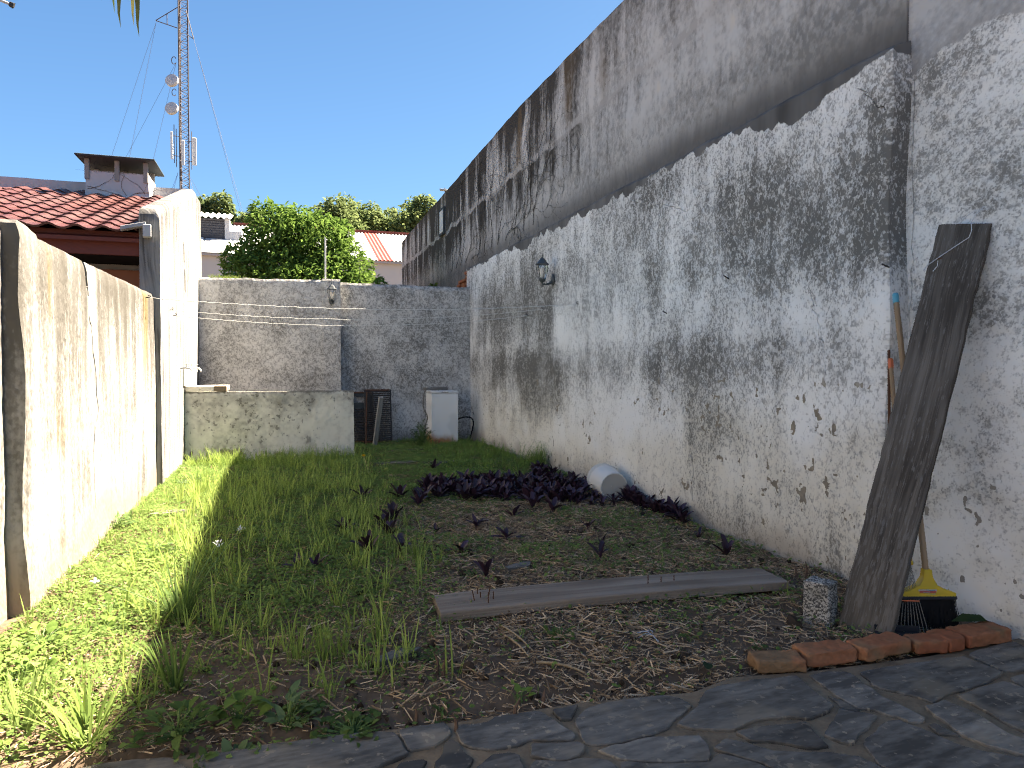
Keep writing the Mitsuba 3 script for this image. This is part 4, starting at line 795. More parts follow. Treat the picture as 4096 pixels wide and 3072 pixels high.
# upright yellow green tufts on the left half, lush grass at the back right
def tufts(xs, ys, nb, h, spread, c0, c1, w=(.0035, .0075)):
    for X, Y, k, H in zip(xs, ys, nb, h):
        k = int(k); a = R.uniform(0, 6.28, k); r_ = spread * np.sqrt(R.uniform(0, 1, k)); bx = X + r_ * np.cos(a); by = Y + r_ * np.sin(a)
        add_all(mb, blades(np.c_[bx, by, gz(bx, by) - .01], a + R.normal(0, .9, k), H * R.uniform(.45, 1.1, k), R.uniform(*w, k), np.abs(R.normal(.16, .20, k)), R.uniform(0, .62, k) ** 1.4, colmix(c0, c1, R.uniform(0, 1, k)), R))
d1 = lambda x, y: np.clip(sm(-1.0, -.5, x) * sm(1.15, .45, x - .05 * (y - 4)) * (sm(2.6, 3.2, y)) * (.30 + .70 * sm(.38, .62, nz(x, y, 1.7, 205))) * (.75 + .4 * sm(4.5, 8, y)), 0, 1)
x, y = scatter(2100, d1, -1.0, 1.4, 2.75, 10.2); n = len(x)
tufts(x, y, R.integers(4, 13, n), R.uniform(.07, .27, n) * (.85 + .5 * nz(x, y, 1.1, 206)), .03, (.20, .31, .035), (.46, .58, .10), (.004, .009))
x, y = scatter(650, lambda x, y: sm(7.6, 9.0, y) * np.clip(sm(1.6, 2.6, x) * .9 + .25 * sm(.9, .2, x), 0, 1), -1.0, 3.22, 7.5, 12.1); n = len(x)
tufts(x, y, R.integers(12, 30, n), R.uniform(.12, .24, n), .06, (.12, .22, .03), (.27, .41, .065))
x, y = scatter(330, lambda x, y: sm(-.3, -.8, x) * .7, -1.22, -.4, 2.8, 10.2); n = len(x)
tufts(x, y, R.integers(4, 12, n), R.uniform(.08, .20, n), .03, (.15, .25, .04), (.32, .44, .08))
x, y = scatter(160, lambda x, y: .8 + 0 * x, -1.1, .95, 9.7, 10.24); tufts(x, y, R.integers(10, 22, len(x)), R.uniform(.14, .32, len(x)), .05, (.18, .29, .035), (.40, .52, .09))
x = np.r_[np.full(14, 3.12) + R.normal(0, .05, 14)]; y = 8.6 + R.uniform(-.35, .4, 14); tufts(x, y, R.integers(16, 30, 14), R.uniform(.22, .46, 14), .05, (.11, .19, .035), (.24, .36, .07))
x, y = scatter(150, lambda x, y: .12 + .0 * x, .6, 2.7, 2.7, 6.2); tufts(x, y, R.integers(3, 9, len(x)), R.uniform(.07, .17, len(x)), .02, (.15, .25, .04), (.32, .44, .08))
m_, c_ = mb.out(); put('grass', m_, 'leaf', color=c_, kind='stuff', label='grass blades and tufts growing over the plot', cat='grass')

# straw litter
x, y = scatter(185000, d_straw); n = len(x); L = R.exponential(.024, n) + .010; L = np.minimum(L, .13); a = R.uniform(0, 6.28, n); tl = R.normal(0, .22, n); w = R.uniform(.0009, .0028, n) * (1 + .4 * (L > .06))
d = np.stack([np.cos(a) * np.cos(tl), np.sin(a) * np.cos(tl), np.sin(tl)], -1); s = np.stack([-np.sin(a), np.cos(a), np.zeros(n)], -1); u = np.cross(d, s)
o = np.c_[x, y, gz(x, y) + R.uniform(.002, .026, n)]; V = []
for e in (-.5, .5):
    for k in range(3):
        an = 2.094 * k; V.append(o + d * (L * e)[:, None] + (s * math.cos(an) + u * math.sin(an)) * w[:, None])
F = np.array([[0, 1, 4], [0, 4, 3], [1, 2, 5], [1, 5, 4], [2, 0, 3], [2, 3, 5]])
t = R.uniform(0, 1, n) ** 1.5; part = pack(np.stack(V, 1), F, colmix((.21, .145, .092), (.70, .54, .36), t))
put('straw_litter', part[0], 'dry', color=part[1], kind='stuff', label='dry cut straw and stem bits strewn over the dark soil', cat='straw')
mb = MB()                                   # crumbs of earth and chaff
x, y = scatter(9000, lambda x, y: np.clip(1.1 - d_cover(x, y), 0, 1)); n = len(x); r_ = R.exponential(.005, n) + .003; base = np.c_[x, y, gz(x, y) + r_ * .3]
ico = trimesh.creation.icosahedron(); V = base[:, None] + ico.vertices[None] * r_[:, None, None] * R.uniform(.6, 1.3, (n, 12, 1)); part = pack(V, np.array(ico.faces), colmix((.04, .03, .022), (.15, .115, .085), R.uniform(0, 1, n) ** 2))
put('soil_crumbs', part[0], 'dry', color=part[1], kind='stuff', label='crumbs of earth lying on the soil', cat='soil')
x, y = scatter(900, lambda x, y: np.clip(d_straw(x, y) - .1, 0, 1)); mb = MB()
for X, Y in zip(x, y):                      # frayed stubble
    k = R.integers(3, 8)
    a = R.uniform(0, 6.28, k); add_all(mb, blades(np.c_[X + R.normal(0, .008, k), Y + R.normal(0, .008, k), np.full(k, float(gz(X, Y)) - .004)], a, R.uniform(.015, .05, k), R.uniform(.003, .006, k), R.uniform(.1, .9, k), R.uniform(0, .3, k), colmix((.12, .08, .05), (.34, .26, .17), R.uniform(0, 1, k)), R))
m_, c_ = mb.out(); put('stubble', m_, 'dry', color=c_, kind='stuff', label='frayed dry stubble standing in the soil', cat='stubble')

# single dry stalks and cut stumps one can pick out
def dry_stalk(p, q, r_, lab): put('dry_stalk', tube(spline([p, (np.array(p) + q) / 2 + [0, .01, .012], q], 6), np.linspace(r_, r_ * .6, 6), 6), 'handle_wood' if False else 'dry_stem', label=lab, cat='dry stalk', group='dry stalks lying on the soil', smooth=True)
gloss('dry_stem', (.33, .25, .155), .8, .2); gloss('dark_stem', (.13, .085, .06), .85, .2)
for p, q, r_, lab in [((1.05, 2.87), (1.21, 2.72), 0.007, 'long thick dry stalk lying on the straw in front of the board'), ((1.03, 3.32), (1.07, 2.97), 0.005, 'dry stalk slanting down below the left half of the board'), ((1.01, 3.2), (1.03, 2.91), 0.006, 'thicker dry stalk beside the slanting one'), ((0.51, 2.71), (0.63, 2.8), 0.005, 'dry stalk near the slate piece, pointing at the board'), ((0.5, 2.97), (0.62, 2.91), 0.003, 'thin dry stalk right of the slate piece'), ((-0.02, 3.48), (0.05, 3.38), 0.004, 'short dry stalk among grass tufts'), ((-0.27, 3.5), (-0.19, 3.46), 0.005, 'pale dry leaf sheath among the front grass tufts'), ((0.38, 3.43), (0.48, 3.42), 0.003, 'thin dry stalk left of the board end'), ((1.75, 3.06), (1.88, 2.94), 0.003, 'thin dry stalk below the middle of the board')]: dry_stalk((*p, float(gz(*p)) + .02), np.array((*q, float(gz(*q)) + .02)), r_, lab)
for (X, Y), h, lab in [((0.62, 2.92), 0.1, 'tall dark stem stump right of the slate piece, left one of two'), ((0.64, 2.89), 0.08, 'dark stem stump right of the slate piece, right one of two'), ((0.47, 2.59), 0.07, 'dark stem stump between the grass tufts near the patio edge'), ((0.59, 2.46), 0.1, 'split dark stem stump in the gap between two slabs at the patio edge'), ((0.83, 2.51), 0.09, 'dark stem stump beside the bright seedling at the patio edge'), ((2.97, 3.54), 0.09, 'short stem stump by the right end of the board'), ((3.03, 3.52), 0.12, 'thin tall dark stump behind the granite block'), ((0.97, 2.58), 0.07, 'small dark stump right of the bright seedling'), ((2.7, 3.53), 0.05, 'lowest stem stump behind the right end of the board')]:
    z = float(gz(X, Y)); put('stem_stump', tube([(X, Y, z - .02), (X + .004, Y, z + h * .6), (X + R.normal(0, .012), Y + R.normal(0, .01), z + h)], [.010, .007, .001], 6), 'dark_stem', label=lab, cat='stem stump', group='stem stumps in the bare soil')

# purple leaved plants
def purple(X, Y, nl, size, seed):
    r = np.random.default_rng(seed); a = r.uniform(0, 6.28) + np.arange(nl) * 2.4 + r.normal(0, .3, nl); tilt = np.clip(r.normal(.95, .33, nl), .15, 1.5); L = size * r.uniform(.65, 1.1, nl); z = float(gz(X, Y))
    c = np.c_[X + .012 * np.cos(a), Y + .012 * np.sin(a), z + r.uniform(.01, .05, nl)]
    n = nl; tt = np.array([0, .18, .42, .68, .88, 1.0]); ww = np.array([.45, .85, 1.0, .92, .58, 0]); Wd = L * r.uniform(.28, .38, nl)
    ct, st = np.cos(tilt), np.sin(tilt); V = []; s = np.stack([-np.sin(a), np.cos(a), np.zeros(n)], -1); h = np.stack([np.cos(a), np.sin(a), np.zeros(n)], -1); bend = r.uniform(.1, .55, nl)
    for k in range(6):
        th = tilt - bend * tt[k] ** 1.5 * 1.2; p = c + h * (L * tt[k] * np.cos(tilt - bend * tt[k] * .6))[:, None] + np.array([0, 0, 1.0]) * (L * tt[k] * np.sin(tilt - bend * tt[k] * .6))[:, None]
        up = np.stack([-np.cos(a) * np.sin(th), -np.sin(a) * np.sin(th), np.cos(th)], -1); w = (Wd * ww[k] / 2)[:, None]
        V += [p - s * w + up * w * .55, p, p + s * w + up * w * .55]
    F = []
    for k in range(5):
        for j in range(2): q = 3 * k + j; F += [[q, q + 1, q + 4], [q, q + 4, q + 3]]
    col = colmix((.020, .010, .018), (.055, .027, .050), r.uniform(0, 1, nl)); part = pack(np.stack(V, 1), np.array(F), col)
    st_ = tube([(X, Y, z - .02), (X, Y, z + .06)], .006, 5); v, f = part[0]; k = len(v)
    return (np.vstack([v, st_[0]]), np.vstack([f, st_[1] + k])), np.vstack([part[1], np.tile([.05, .02, .04], (len(st_[0]), 1))])
scene['purple_leaf'] = two({'type': 'principled', 'base_color': {'type': 'mesh_attribute', 'name': 'vertex_color'}, 'roughness': .45, 'specular': .35})
